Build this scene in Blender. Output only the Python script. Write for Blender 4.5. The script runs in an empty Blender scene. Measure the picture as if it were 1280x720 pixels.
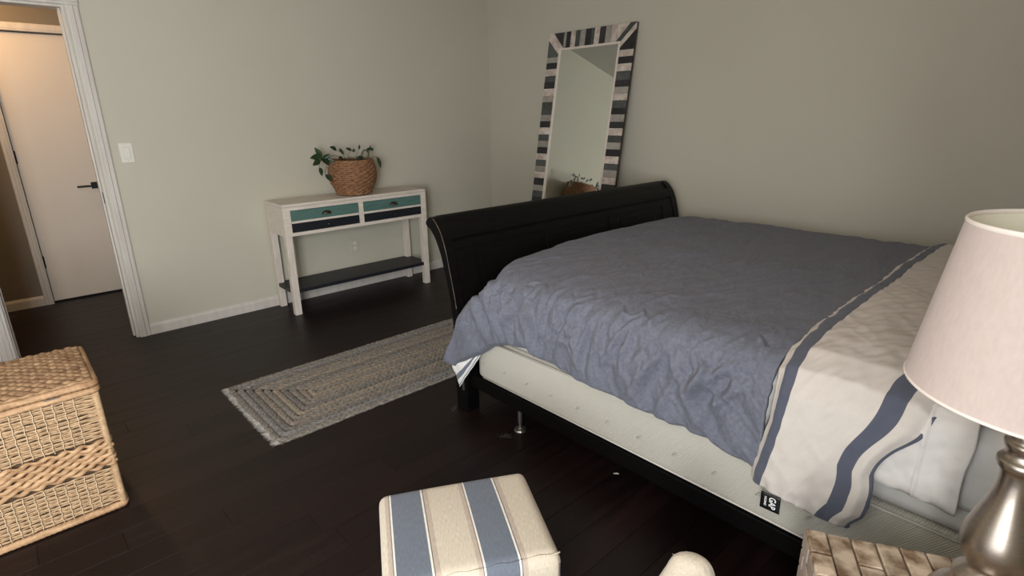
import bpy, math, random
import numpy as np
from math import sin, cos, pi, radians, sqrt, exp
from mathutils import Vector, Matrix, noise

random.seed(7)
S = bpy.context.scene
COL = S.collection

# ------------------------------------------------------------------ camera
cam_data = bpy.data.cameras.new('camera')
cam = bpy.data.objects.new('camera', cam_data)
COL.objects.link(cam)
cam_data.sensor_width = 36.0
cam_data.lens = 36.0 * 690.93 / 1280.0
cam_data.clip_start = 0.02
yaw, pit, rol = radians(42.756), radians(-17.447), radians(-0.7465)
fw = Vector((sin(yaw) * cos(pit), cos(yaw) * cos(pit), sin(pit)))
rt = Vector((cos(yaw), -sin(yaw), 0))
up = rt.cross(fw)
r2 = cos(rol) * rt + sin(rol) * up
u2 = -sin(rol) * rt + cos(rol) * up
M = Matrix((r2, u2, -fw)).transposed().to_4x4()
M.translation = Vector((-3.692, -4.280, 1.41))
cam.matrix_world = M
S.camera = cam

# ------------------------------------------------------------------ world, lights, exposure
W = bpy.data.worlds.new('sky')
S.world = W
W.use_nodes = True
bg = W.node_tree.nodes['Background']
bg.inputs[0].default_value = (0.72, 0.84, 1.0, 1)
bg.inputs[1].default_value = 1.0


def area_light(name, loc, aim, sx, sy, power, color):
    d = bpy.data.lights.new(name, 'AREA')
    d.shape = 'RECTANGLE'
    d.size, d.size_y = sx, sy
    d.energy = power
    d.color = color
    o = bpy.data.objects.new(name, d)
    COL.objects.link(o)
    o.location = loc
    o.rotation_euler = Vector(aim).to_track_quat('-Z', 'Y').to_euler()
    return o


def point_light(name, loc, power, color, radius=0.08):
    d = bpy.data.lights.new(name, 'POINT')
    d.energy = power
    d.color = color
    d.shadow_soft_size = radius
    o = bpy.data.objects.new(name, d)
    COL.objects.link(o)
    o.location = loc
    return o


# daylight entering by the tall window in the left wall (beside the photographer)
area_light('window_daylight', (-5.28, -3.95, 1.12), (1, 0, -0.06), 1.15, 1.75, 13, (0.93, 0.96, 1.0))
# daylight entering by the window in the front wall, behind the photographer
area_light('front_window_daylight', (-4.60, -4.64, 1.30), (-0.0, 1, -0.04), 0.95, 1.5, 92, (0.97, 0.975, 0.97))
# lamp in the hall, warm
point_light('hall_lamp', (-3.80, 0.85, 2.22), 15.0, (1.0, 0.60, 0.27), 0.07)
# added dim warm fill for the bedroom, from an assumed ceiling lamp
point_light('unseen_ceiling_lamp', (-2.3, -2.9, 2.22), 7.0, (1.0, 0.70, 0.50), 0.14)

vs = S.view_settings
vs.view_transform = 'Standard'
vs.look = 'None'
vs.gamma = 1
vs.use_curve_mapping = False
vs.exposure = 0.52

# ------------------------------------------------------------------ materials


def mat(name, c1, c2=None, scale=8.0, stretch=(1, 1, 1), rough=0.6, bump=0.0, bscale=40.0, bstretch=None,
        metallic=0.0, sheen=0.0, detail=4.0, contrast=0.5, rand=0.0, coord='Object', spec=0.5, bdist=0.002, rough2=None):
    m = bpy.data.materials.new(name)
    m.use_nodes = True
    nt = m.node_tree
    N, L = nt.nodes, nt.links
    b = N['Principled BSDF']
    b.inputs['Roughness'].default_value = rough
    b.inputs['Metallic'].default_value = metallic
    b.inputs['Sheen Weight'].default_value = sheen
    b.inputs['Specular IOR Level'].default_value = spec
    tc = N.new('ShaderNodeTexCoord')
    c2 = c2 or c1
    mp = N.new('ShaderNodeMapping')
    mp.inputs['Scale'].default_value = stretch
    L.new(tc.outputs[coord], mp.inputs['Vector'])
    nz = N.new('ShaderNodeTexNoise')
    nz.inputs['Scale'].default_value = scale
    nz.inputs['Detail'].default_value = detail
    L.new(mp.outputs[0], nz.inputs['Vector'])
    cr = N.new('ShaderNodeValToRGB')
    cr.color_ramp.elements[0].position = 0.5 - contrast / 2
    cr.color_ramp.elements[1].position = 0.5 + contrast / 2
    cr.color_ramp.elements[0].color = (*c1, 1)
    cr.color_ramp.elements[1].color = (*c2, 1)
    L.new(nz.outputs[0], cr.inputs[0])
    col = cr.outputs[0]
    if rand > 0:
        oi = N.new('ShaderNodeObjectInfo')
        mr = N.new('ShaderNodeMapRange')
        mr.inputs[3].default_value = 1 - rand
        mr.inputs[4].default_value = 1 + rand
        L.new(oi.outputs['Random'], mr.inputs[0])
        hs = N.new('ShaderNodeHueSaturation')
        L.new(mr.outputs[0], hs.inputs['Value'])
        L.new(col, hs.inputs['Color'])
        col = hs.outputs[0]
        # shift the grain from piece to piece
        va = N.new('ShaderNodeVectorMath')
        va.operation = 'ADD'
        cx = N.new('ShaderNodeCombineXYZ')
        ml = N.new('ShaderNodeMath')
        ml.operation = 'MULTIPLY'
        ml.inputs[1].default_value = 37.0
        L.new(oi.outputs['Random'], ml.inputs[0])
        L.new(ml.outputs[0], cx.inputs[0])
        L.new(ml.outputs[0], cx.inputs[1])
        L.new(tc.outputs[coord], va.inputs[0])
        L.new(cx.outputs[0], va.inputs[1])
        L.new(va.outputs[0], mp.inputs['Vector'])
    L.new(col, b.inputs['Base Color'])
    if rough2 is not None:
        mr2 = N.new('ShaderNodeMapRange')
        mr2.inputs[3].default_value = rough
        mr2.inputs[4].default_value = rough2
        L.new(nz.outputs[0], mr2.inputs[0])
        L.new(mr2.outputs[0], b.inputs['Roughness'])
    if bump > 0:
        nb = N.new('ShaderNodeTexNoise')
        nb.inputs['Scale'].default_value = bscale
        nb.inputs['Detail'].default_value = 3
        mb = N.new('ShaderNodeMapping')
        mb.inputs['Scale'].default_value = bstretch or stretch
        L.new(tc.outputs[coord], mb.inputs['Vector'])
        L.new(mb.outputs[0], nb.inputs['Vector'])
        bp = N.new('ShaderNodeBump')
        bp.inputs['Strength'].default_value = bump
        bp.inputs['Distance'].default_value = bdist
        L.new(nb.outputs[0], bp.inputs['Height'])
        L.new(bp.outputs[0], b.inputs['Normal'])
    return m


def stripe_mat(name, stops, base_noise=0.06, rough=0.85, weave=1.0, period=None, sheen=0.15, wv=(700, 90)):
    """cloth with printed stripes: stops = [(u0, u1, colour)] over UV.x in metres, first colour is the ground"""
    m = bpy.data.materials.new(name)
    m.use_nodes = True
    nt = m.node_tree
    N, L = nt.nodes, nt.links
    b = N['Principled BSDF']
    b.inputs['Roughness'].default_value = rough
    b.inputs['Sheen Weight'].default_value = sheen
    b.inputs['Specular IOR Level'].default_value = 0.25
    uv = N.new('ShaderNodeUVMap')
    sp = N.new('ShaderNodeSeparateXYZ')
    L.new(uv.outputs[0], sp.inputs[0])
    x = sp.outputs[0]
    if period:
        md = N.new('ShaderNodeMath')
        md.operation = 'FLOORED_MODULO'
        md.inputs[1].default_value = period
        L.new(x, md.inputs[0])
        x = md.outputs[0]
    col = None
    for (a, c, k) in stops:
        if col is None:
            rgb = N.new('ShaderNodeRGB')
            rgb.outputs[0].default_value = (*k, 1)
            col = rgb.outputs[0]
            continue
        g = N.new('ShaderNodeMath'); g.operation = 'GREATER_THAN'; g.inputs[1].default_value = a
        l = N.new('ShaderNodeMath'); l.operation = 'LESS_THAN'; l.inputs[1].default_value = c
        mu = N.new('ShaderNodeMath'); mu.operation = 'MULTIPLY'
        L.new(x, g.inputs[0]); L.new(x, l.inputs[0])
        L.new(g.outputs[0], mu.inputs[0]); L.new(l.outputs[0], mu.inputs[1])
        mx = N.new('ShaderNodeMix'); mx.data_type = 'RGBA'
        L.new(mu.outputs[0], mx.inputs[0])
        L.new(col, mx.inputs[6])
        mx.inputs[7].default_value = (*k, 1)
        col = mx.outputs[2]
    # slub of the weave
    mp = N.new('ShaderNodeMapping'); mp.inputs['Scale'].default_value = (wv[0] * weave, wv[1] * weave, 1)
    L.new(uv.outputs[0], mp.inputs[0])
    nz = N.new('ShaderNodeTexNoise'); nz.inputs['Scale'].default_value = 1.0; nz.inputs['Detail'].default_value = 3
    L.new(mp.outputs[0], nz.inputs['Vector'])
    mr = N.new('ShaderNodeMapRange')
    mr.inputs[1].default_value = 0.3; mr.inputs[2].default_value = 0.7
    mr.inputs[3].default_value = 1 - base_noise; mr.inputs[4].default_value = 1 + base_noise
    L.new(nz.outputs[0], mr.inputs[0])
    hs = N.new('ShaderNodeHueSaturation')
    L.new(mr.outputs[0], hs.inputs['Value'])
    L.new(col, hs.inputs['Color'])
    L.new(hs.outputs[0], b.inputs['Base Color'])
    bp = N.new('ShaderNodeBump'); bp.inputs['Strength'].default_value = 0.25; bp.inputs['Distance'].default_value = 0.001
    L.new(nz.outputs[0], bp.inputs['Height'])
    L.new(bp.outputs[0], b.inputs['Normal'])
    return m


def rib_mat(name, c1, c2, dirv, freq, rough=0.8, strength=0.5, coord='Object'):
    """quilted ticking: fine parallel ribs"""
    m = bpy.data.materials.new(name)
    m.use_nodes = True
    N, L = m.node_tree.nodes, m.node_tree.links
    b = N['Principled BSDF']
    b.inputs['Roughness'].default_value = rough
    b.inputs['Specular IOR Level'].default_value = 0.25
    tc = N.new('ShaderNodeTexCoord')
    dp = N.new('ShaderNodeVectorMath'); dp.operation = 'DOT_PRODUCT'
    dp.inputs[1].default_value = dirv
    L.new(tc.outputs[coord], dp.inputs[0])
    mu = N.new('ShaderNodeMath'); mu.operation = 'MULTIPLY'; mu.inputs[1].default_value = freq
    L.new(dp.outputs['Value'], mu.inputs[0])
    sn = N.new('ShaderNodeMath'); sn.operation = 'SINE'
    L.new(mu.outputs[0], sn.inputs[0])
    mr = N.new('ShaderNodeMapRange'); mr.inputs[1].default_value = -1
    L.new(sn.outputs[0], mr.inputs[0])
    cr = N.new('ShaderNodeMix'); cr.data_type = 'RGBA'
    cr.inputs[6].default_value = (*c1, 1); cr.inputs[7].default_value = (*c2, 1)
    L.new(mr.outputs[0], cr.inputs[0])
    L.new(cr.outputs[2], b.inputs['Base Color'])
    bp = N.new('ShaderNodeBump'); bp.inputs['Strength'].default_value = strength; bp.inputs['Distance'].default_value = 0.0015
    L.new(sn.outputs[0], bp.inputs['Height'])
    L.new(bp.outputs[0], b.inputs['Normal'])
    return m


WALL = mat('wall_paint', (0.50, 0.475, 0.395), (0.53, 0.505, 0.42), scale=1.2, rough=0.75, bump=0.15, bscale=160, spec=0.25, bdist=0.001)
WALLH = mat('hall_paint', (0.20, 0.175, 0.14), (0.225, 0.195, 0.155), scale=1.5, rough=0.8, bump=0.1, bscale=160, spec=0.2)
CEIL = mat('ceiling_paint', (0.60, 0.58, 0.53), (0.64, 0.62, 0.57), scale=2, rough=0.9, bump=0.2, bscale=90, spec=0.1)
TRIM = mat('trim_paint', (0.62, 0.585, 0.545), (0.53, 0.49, 0.45), scale=5, stretch=(4, 4, .6), rough=0.5, bump=0.12, bscale=60, contrast=.35)
DOORM = mat('door_paint', (0.60, 0.54, 0.47), (0.62, 0.56, 0.49), scale=3, rough=0.45, bump=0.05, bscale=80)
BLACKM = mat('matt_black_metal', (0.012, 0.012, 0.013), rough=0.4, metallic=0.6)
BRONZE = mat('dark_bronze', (0.06, 0.05, 0.042), (0.11, 0.09, 0.075), scale=30, rough=0.35, metallic=0.9)
PLANK = mat('espresso_floorboard', (0.0060, 0.0028, 0.0026), (0.0150, 0.0070, 0.0066), scale=5, stretch=(0.5, 5, 5), rough=0.36,
            rough2=0.52, bump=0.35, bscale=7, bstretch=(1, 5, 1), rand=0.28, coord='Object', contrast=.5, bdist=0.003, spec=0.26)
SUB = mat('subfloor', (0.006, 0.005, 0.005), rough=0.9)
PLATE = mat('switch_plastic', (0.70, 0.68, 0.62), rough=0.4)
SLOT = mat('socket_slot', (0.05, 0.05, 0.045), rough=0.6)
WHITEWASH = mat('whitewashed_wood', (0.62, 0.545, 0.47), (0.74, 0.67, 0.60), scale=9, stretch=(1, 6, 6), rough=0.6, bump=0.25, bscale=30, contrast=.4)
WHITEWASHV = mat('whitewashed_leg_wood', (0.60, 0.53, 0.46), (0.73, 0.66, 0.59), scale=9, stretch=(6, 6, 1), rough=0.6, bump=0.25, bscale=30, contrast=.4)
TEAL = mat('teal_painted_wood', (0.062, 0.135, 0.120), (0.10, 0.19, 0.168), scale=8, stretch=(1, 5, 8), rough=0.55, bump=0.2, bscale=30)
NAVY = mat('navy_painted_wood', (0.005, 0.007, 0.011), (0.011, 0.014, 0.020), scale=8, stretch=(1, 5, 8), rough=0.5, bump=0.2, bscale=30)
GAPD = mat('dark_recess', (0.01, 0.01, 0.01), rough=0.9)
BEDWOOD = mat('black_lacquered_wood', (0.0022, 0.002, 0.0021), (0.0045, 0.004, 0.004), scale=12, stretch=(1, 6, 6), rough=0.42, bump=0.12, bscale=25, bstretch=(1, 6, 6), spec=0.16)
WORN = mat('worn_edge_wood', (0.20, 0.13, 0.09), (0.02, 0.015, 0.012), scale=14, rough=0.6, contrast=.3)
STEEL = mat('foot_steel', (0.32, 0.30, 0.28), rough=0.35, metallic=0.9)
NICKEL = mat('brushed_nickel', (0.38, 0.325, 0.275), (0.47, 0.405, 0.345), scale=60, stretch=(1, 1, 12), rough=0.34, metallic=1.0, bump=0.06, bscale=120, bstretch=(1, 1, 10), bdist=0.0005)
SHADE = mat('lamp_shade_linen', (0.54, 0.435, 0.395), (0.60, 0.49, 0.45), scale=160, stretch=(1, 1, .35), rough=0.9, bump=0.25, bscale=220, contrast=.6, sheen=.2, spec=.15, bdist=.0008)
SHADEIN = mat('lamp_shade_lining', (0.90, 0.86, 0.70), rough=0.8)
SHADERIM = mat('lamp_shade_trim', (0.84, 0.75, 0.68), rough=0.7)
BLOCKW = mat('pale_block_wood', (0.17, 0.10, 0.055), (0.62, 0.50, 0.375), scale=15, stretch=(1.5, 1.2, 1), rough=0.7, bump=0.5, bscale=24, rand=0.14, contrast=.22, detail=7)
BLOCKB = mat('nightstand_board', (0.16, 0.11, 0.08), (0.25, 0.18, 0.13), scale=14, rough=0.8)
BLOCKS = mat('small_block_wood', (0.28, 0.22, 0.18), (0.44, 0.36, 0.30), scale=14, rough=0.75, rand=.2)
SEAGRASS = mat('water_hyacinth', (0.25, 0.135, 0.062), (0.56, 0.36, 0.20), scale=34, stretch=(.5, .5, 2), rough=0.7, bump=0.4, bscale=160, contrast=.45)
SEAGRASS_TOP = mat('water_hyacinth_lid', (0.17, 0.09, 0.042), (0.44, 0.275, 0.15), scale=34, stretch=(.5, 1, 2), rough=0.75, bump=0.4, bscale=160, contrast=.45)
FINEGRASS = mat('fine_grass_cord', (0.27, 0.165, 0.085), (0.52, 0.36, 0.21), scale=60, rough=0.8, bump=0.4, bscale=200, contrast=.5)
STRING = mat('pale_string', (0.66, 0.53, 0.37), rough=0.8)
LINER = mat('hamper_inside', (0.075, 0.045, 0.025), rough=0.95)
POTM = mat('planter_seagrass', (0.13, 0.060, 0.026), (0.36, 0.18, 0.085), scale=45, rough=0.7, bump=0.4, bscale=180, contrast=.5)
SOIL = mat('potting_soil', (0.012, 0.009, 0.007), (0.03, 0.022, 0.015), scale=60, rough=0.95, bump=.5)
LEAF = mat('pothos_leaf', (0.010, 0.026, 0.008), (0.028, 0.055, 0.018), scale=25, rough=0.4, bump=.1, rand=.35)
STEMM = mat('plant_stem', (0.10, 0.09, 0.04), rough=0.6)
GLASS_S = mat('mirror_silver', (0.86, 0.89, 0.86), rough=0.012, metallic=1.0)
PINKWASH = mat('mirror_molding_wood', (0.66, 0.57, 0.50), (0.74, 0.66, 0.59), scale=30, rough=0.6)
MIR_D = mat('mirror_strip_black', (0.014, 0.014, 0.015), (0.032, 0.032, 0.034), scale=20, stretch=(1, 1, 5), rough=.55, rand=.3)
MIR_S = mat('mirror_strip_slate', (0.045, 0.052, 0.050), (0.095, 0.102, 0.095), scale=20, stretch=(1, 1, 5), rough=.6, rand=.3)
MIR_G = mat('mirror_strip_grey', (0.25, 0.23, 0.20), (0.37, 0.345, 0.305), scale=22, stretch=(1, 1, 6), rough=.65, rand=.12)
MIR_W = mat('mirror_strip_whitewash', (0.43, 0.335, 0.29), (0.66, 0.59, 0.53), scale=22, stretch=(1, 1, 6), rough=.65, rand=.1, contrast=.3)
MIR_E = mat('mirror_edge_wood', (0.045, 0.022, 0.018), rough=.6)
DUVET = None
OTT_C = (0.53, 0.46, 0.365)
BL = (0.125, 0.142, 0.175)
WH = (0.70, 0.67, 0.61)
TN = (0.42, 0.345, 0.28)
OTTO = stripe_mat('striped_canvas', [(0, 0, OTT_C), (0.000, 0.0045, WH), (0.0045, 0.085, BL), (0.085, 0.090, WH), (0.090, 0.0925, (0.12, 0.10, 0.09)),
                                     (0.0925, 0.105, TN), (0.191, 0.204, TN), (0.2015, 0.204, (0.18, 0.15, 0.13))], base_noise=0.20, period=0.204, weave=1.0, wv=(800, 55))
FB = (0.085, 0.093, 0.125)
FWH = (0.58, 0.53, 0.485)
FLAP = stripe_mat('duvet_lining_cloth', [(0, 0, FWH), (0.016, 0.046, FB), (0.222, 0.262, FB), (0.302, 0.315, FB)], base_noise=0.035, weave=1.2)
SHEET = mat('white_cotton_sheet', (0.62, 0.59, 0.56), (0.66, 0.63, 0.60), scale=3, rough=.8, bump=.35, bscale=26, sheen=.1, spec=.2, bdist=.004)
SATIN = mat('fitted_sheet_sateen', (0.60, 0.585, 0.565), (0.65, 0.63, 0.61), scale=3, rough=.5, bump=.3, bscale=12, bstretch=(1, .25, 3), spec=.4, bdist=.004)
MATTR = mat('mattress_band', (0.58, 0.57, 0.545), (0.64, 0.63, 0.60), scale=5, rough=.7, bump=.15, bscale=30)
TICK = rib_mat('box_spring_ticking', (0.44, 0.415, 0.36), (0.56, 0.535, 0.47), (0, 0.80, 0.60), 1150, strength=.35)
PIPING = mat('box_spring_piping', (0.62, 0.59, 0.54), rough=.8)
TUFT = mat('tuft_thread', (0.40, 0.38, 0.34), rough=.8)
TAGM = mat('black_tag_satin', (0.006, 0.006, 0.007), rough=.45)
TAGW = mat('tag_lettering', (0.85, 0.85, 0.85), rough=.6)
CUSH = mat('cream_woven_cloth', (0.48, 0.41, 0.315), (0.61, 0.53, 0.425), scale=160, rough=.9, bump=.5, bscale=260, sheen=.25, bdist=.001)
CUSHT = mat('cream_thread', (0.80, 0.76, 0.68), rough=.9)
RUG = [mat('rug_jute_%s' % n, a, b, scale=70, rough=.95, bump=.6, bscale=240, contrast=.55, sheen=.1)
       for n, a, b in (('grey', (0.075, 0.066, 0.056), (0.264, 0.231, 0.192)), ('taupe', (0.09, 0.075, 0.06), (0.28, 0.231, 0.181)),
                       ('charcoal', (0.045, 0.041, 0.038), (0.216, 0.193, 0.167)), ('sand', (0.12, 0.095, 0.07), (0.312, 0.258, 0.196)),
                       ('slate', (0.07, 0.070, 0.07), (0.272, 0.25, 0.229)))]
SCUFF = mat('dust_scuff', (0.11, 0.10, 0.09), (0.05, 0.045, 0.04), scale=30, rough=.9)
PAPER = mat('paper_scrap', (0.75, 0.72, 0.66), rough=.8)

# denim-blue chambray for the duvet
def chambray():
    m = mat('chambray_duvet', (0.112, 0.120, 0.152), (0.170, 0.178, 0.218), scale=90, stretch=(1, 1, 1), rough=.85, sheen=.08, spec=.2, contrast=.6)
    N, L = m.node_tree.nodes, m.node_tree.links
    b = N['Principled BSDF']
    tc = N.new('ShaderNodeTexCoord')
    def nz(sc, st, det=3, dist=0.0):
        mp = N.new('ShaderNodeMapping'); mp.inputs['Scale'].default_value = st
        L.new(tc.outputs['UV'], mp.inputs[0])
        n = N.new('ShaderNodeTexNoise'); n.inputs['Scale'].default_value = sc; n.inputs['Detail'].default_value = det
        n.inputs['Distortion'].default_value = dist
        L.new(mp.outputs[0], n.inputs['Vector'])
        return n.outputs[0]
    a0 = nz(7, (.8, 1.5, 1), 4, 1.2)
    ab = N.new('ShaderNodeMath'); ab.operation = 'SUBTRACT'; ab.inputs[1].default_value = .5
    L.new(a0, ab.inputs[0])
    ac = N.new('ShaderNodeMath'); ac.operation = 'ABSOLUTE'
    L.new(ab.outputs[0], ac.inputs[0])
    a = ac.outputs[0]
    c = nz(260, (1, 1, 1), 2)
    b1 = N.new('ShaderNodeBump'); b1.inputs['Strength'].default_value = .7; b1.inputs['Distance'].default_value = .022
    b2 = N.new('ShaderNodeBump'); b2.inputs['Strength'].default_value = .3; b2.inputs['Distance'].default_value = .0015
    L.new(a, b1.inputs['Height']); L.new(c, b2.inputs['Height'])
    L.new(b1.outputs[0], b2.inputs['Normal']); L.new(b2.outputs[0], b.inputs['Normal'])
    return m


DUVET = chambray()

# ------------------------------------------------------------------ mesh helpers


class MB:
    def __init__(s):
        s.v, s.f, s.uv = [], [], None

    def box(s, x0, x1, y0, y1, z0, z1):
        n = len(s.v)
        s.v += [(x0, y0, z0), (x1, y0, z0), (x1, y1, z0), (x0, y1, z0), (x0, y0, z1), (x1, y0, z1), (x1, y1, z1), (x0, y1, z1)]
        s.f += [tuple(n + i for i in q) for q in ((0, 3, 2, 1), (4, 5, 6, 7), (0, 1, 5, 4), (1, 2, 6, 5), (2, 3, 7, 6), (3, 0, 4, 7))]
        return s

    def cbox(s, x0, x1, y0, y1, z0, z1, c=0.002):
        """box with a chamfered top"""
        n = len(s.v)
        s.v += [(x0, y0, z0), (x1, y0, z0), (x1, y1, z0), (x0, y1, z0),
                (x0, y0, z1 - c), (x1, y0, z1 - c), (x1, y1, z1 - c), (x0, y1, z1 - c),
                (x0 + c, y0 + c, z1), (x1 - c, y0 + c, z1), (x1 - c, y1 - c, z1), (x0 + c, y1 - c, z1)]
        s.f += [tuple(n + i for i in q) for q in ((0, 3, 2, 1), (0, 1, 5, 4), (1, 2, 6, 5), (2, 3, 7, 6), (3, 0, 4, 7),
                                                  (4, 5, 9, 8), (5, 6, 10, 9), (6, 7, 11, 10), (7, 4, 8, 11), (8, 9, 10, 11))]
        return s

    def grid(s, pts, closed_u=False, closed_v=False):
        """pts[i][j] -> quads"""
        n = len(s.v)
        nu, nv = len(pts), len(pts[0])
        for r in pts:
            s.v += [tuple(p) for p in r]
        for i in range(nu if closed_u else nu - 1):
            for j in range(nv if closed_v else nv - 1):
                a = n + i * nv + j
                b_ = n + i * nv + (j + 1) % nv
                c = n + ((i + 1) % nu) * nv + (j + 1) % nv
                d = n + ((i + 1) % nu) * nv + j
                s.f.append((a, b_, c, d))
        return s

    def lathe(s, prof, cx=0, cy=0, seg=48, cap=False):
        n = len(s.v)
        for r, z in prof:
            for k in range(seg):
                a = 2 * pi * k / seg
                s.v.append((cx + r * cos(a), cy + r * sin(a), z))
        for i in range(len(prof) - 1):
            for k in range(seg):
                k2 = (k + 1) % seg
                s.f.append((n + i * seg + k, n + i * seg + k2, n + (i + 1) * seg + k2, n + (i + 1) * seg + k))
        if cap:
            s.f.append(tuple(n + k for k in range(seg))[::-1])
            m_ = n + (len(prof) - 1) * seg
            s.f.append(tuple(m_ + k for k in range(seg)))
        return s

    def tube(s, pts, r, seg=6, cap=True, flat=1.0):
        """tube along points; r number or list; parallel frames from a fixed up"""
        pts = [Vector(p) for p in pts]
        n0 = len(s.v)
        N = len(pts)
        for i, p in enumerate(pts):
            t = (pts[min(i + 1, N - 1)] - pts[max(i - 1, 0)])
            if t.length < 1e-9:
                t = Vector((0, 0, 1))
            t.normalize()
            ref = Vector((0, 0, 1)) if abs(t.z) < 0.9 else Vector((1, 0, 0))
            a = t.cross(ref).normalized()
            b = a.cross(t)
            rr = r[i] if isinstance(r, (list, tuple)) else r
            for k in range(seg):
                an = 2 * pi * k / seg
                q = p + a * (rr * cos(an)) + b * (rr * flat * sin(an))
                s.v.append(tuple(q))
        for i in range(N - 1):
            for k in range(seg):
                k2 = (k + 1) % seg
                s.f.append((n0 + i * seg + k, n0 + (i + 1) * seg + k, n0 + (i + 1) * seg + k2, n0 + i * seg + k2))
        if cap:
            s.f.append(tuple(n0 + k for k in range(seg)))
            s.f.append(tuple(n0 + (N - 1) * seg + k for k in range(seg))[::-1])
        return s

    def prism(s, poly, y0, y1, axis='y'):
        """poly of (a,b) extruded along the axis"""
        n = len(s.v)
        k = len(poly)
        for yy in (y0, y1):
            for a, b in poly:
                s.v.append({'y': (a, yy, b), 'x': (yy, a, b), 'z': (a, b, yy)}[axis])
        s.f.append(tuple(n + i for i in range(k)))
        s.f.append(tuple(n + k + i for i in range(k))[::-1])
        for i in range(k):
            j = (i + 1) % k
            s.f.append((n + i, n + k + i, n + k + j, n + j))
        return s


def obj(name, mb, m, parent=None, smooth=False, bevel=0.0, solid=0.0, subsurf=0, fixn=True):
    if isinstance(mb, MB):
        me = bpy.data.meshes.new(name)
        me.from_pydata(mb.v, [], mb.f)
        if mb.uv is not None:
            ul = me.uv_layers.new(name='UVMap')
            li = np.empty(len(me.loops), dtype=np.int32)
            me.loops.foreach_get('vertex_index', li)
            uv = np.array(mb.uv, dtype=np.float32)[li]
            ul.data.foreach_set('uv', uv.ravel())
        if fixn:
            import bmesh
            bm = bmesh.new()
            bm.from_mesh(me)
            bmesh.ops.recalc_face_normals(bm, faces=bm.faces)
            bm.to_mesh(me)
            bm.free()
        if smooth:
            me.polygons.foreach_set('use_smooth', [True] * len(me.polygons))
        me.materials.append(m)
    else:
        me = mb
    o = bpy.data.objects.new(name, me)
    COL.objects.link(o)
    if parent:
        o.parent = parent
    if bevel > 0:
        b = o.modifiers.new('bevel', 'BEVEL')
        b.width = bevel
        b.segments = 2
        b.limit_method = 'ANGLE'
    if solid:
        b = o.modifiers.new('solid', 'SOLIDIFY')
        b.thickness = solid
        b.offset = -1
    if subsurf:
        b = o.modifiers.new('sub', 'SUBSURF')
        b.levels = b.render_levels = subsurf
    return o


def empty(name, loc=(0, 0, 0), rz=0.0):
    o = bpy.data.objects.new(name, None)
    o.empty_display_size = 0.1
    COL.objects.link(o)
    o.location = loc
    o.rotation_euler = (0, 0, rz)
    return o


def tag(o, label, cat, group=None, kind=None):
    o['label'] = label
    o['category'] = cat
    if group:
        o['group'] = group
    if kind:
        o['kind'] = kind
    return o


def struct(o):
    o['kind'] = 'structure'
    return o


def sm(t):
    t = max(0.0, min(1.0, t))
    return t * t * (3 - 2 * t)


def nz3(x, y, z=0.0):
    return noise.noise(Vector((x, y, z)))


# ------------------------------------------------------------------ the setting
XL, YF, HC = -5.30, -4.66, 2.44
floor = struct(obj('floor', MB().box(XL - .1, 0.1, YF - .1, 1.45, -0.08, -0.006), SUB))
rw = 0.127
rnd = random.Random(3)
y = YF
row = 0
while y < 1.33:
    y1 = min(y + rw, 1.335)
    x = XL + rnd.uniform(-1.2, -0.1)
    xe = 0.0 if y1 < 0.06 else -2.0
    if y < 0.06 < y1:
        xe = 0.0
    while x < xe:
        ln = rnd.uniform(1.05, 1.9)
        a, b = max(x, XL), min(x + ln, xe)
        if b - a > 0.03:
            w, d = b - a, y1 - y
            o = obj('plank', MB().cbox(0, w - 0.0007, 0, d - 0.0008, -0.006, rnd.uniform(-0.0004, 0.0), 0.0007), PLANK, floor)
            o.location = (a, y, 0)
        x += ln
    y = y1
    row += 1

# bedroom walls
DX0, DX1, DH = -3.811, -3.185, 2.035     # door opening
wb = MB()
wb.box(XL - .1, DX0, 0, .12, 0, HC).box(DX1, 0.0, 0, .12, 0, HC).box(DX0, DX1, 0, .12, DH, HC)
struct(obj('wall_back', wb, WALL))
struct(obj('wall_right', MB().box(0, .1, YF - .1, .12, 0, HC), WALL))
FX0, FX1, FZ0, FZ1 = -5.12, -4.08, .50, 2.08
wf = MB()
wf.box(XL - .1, FX0, YF - .1, YF, 0, HC).box(FX1, 0, YF - .1, YF, 0, HC).box(FX0, FX1, YF - .1, YF, 0, FZ0).box(FX0, FX1, YF - .1, YF, FZ1, HC)
struct(obj('wall_front', wf, WALL))
WY0, WY1, WZ0, WZ1 = -4.56, -3.34, 0.18, 2.06
wl = MB()
wl.box(XL - .1, XL, YF, WY0, 0, HC).box(XL - .1, XL, WY1, 0, 0, HC).box(XL - .1, XL, WY0, WY1, 0, WZ0).box(XL - .1, XL, WY0, WY1, WZ1, HC)
struct(obj('wall_left', wl, WALL))
struct(obj('ceiling', MB().box(XL - .1, 0.1, YF - .1, 1.45, HC, HC + .08), CEIL))

# window behind the photographer's left shoulder
win = struct(empty('window_1', (XL - .05, (WY0 + WY1) / 2, WZ0)))
def local(o, e):
    o.matrix_parent_inverse = Matrix.Translation(-Vector(e.location))
    return o
fr = MB()
fr.box(XL - .08, XL - .02, WY0, WY0 + .05, WZ0, WZ1).box(XL - .08, XL - .02, WY1 - .05, WY1, WZ0, WZ1)
fr.box(XL - .08, XL - .02, WY0 + .05, WY1 - .05, WZ0, WZ0 + .05).box(XL - .08, XL - .02, WY0 + .05, WY1 - .05, WZ1 - .05, WZ1)
ym = (WY0 + WY1) / 2
fr.box(XL - .08, XL - .02, ym - .025, ym + .025, WZ0 + .05, WZ1 - .05)
local(obj('window_frame', fr, TRIM, win), win)
PANE = bpy.data.materials.new('window_glass')
PANE.use_nodes = True
N, L = PANE.node_tree.nodes, PANE.node_tree.links
N.remove(N['Principled BSDF'])
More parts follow.
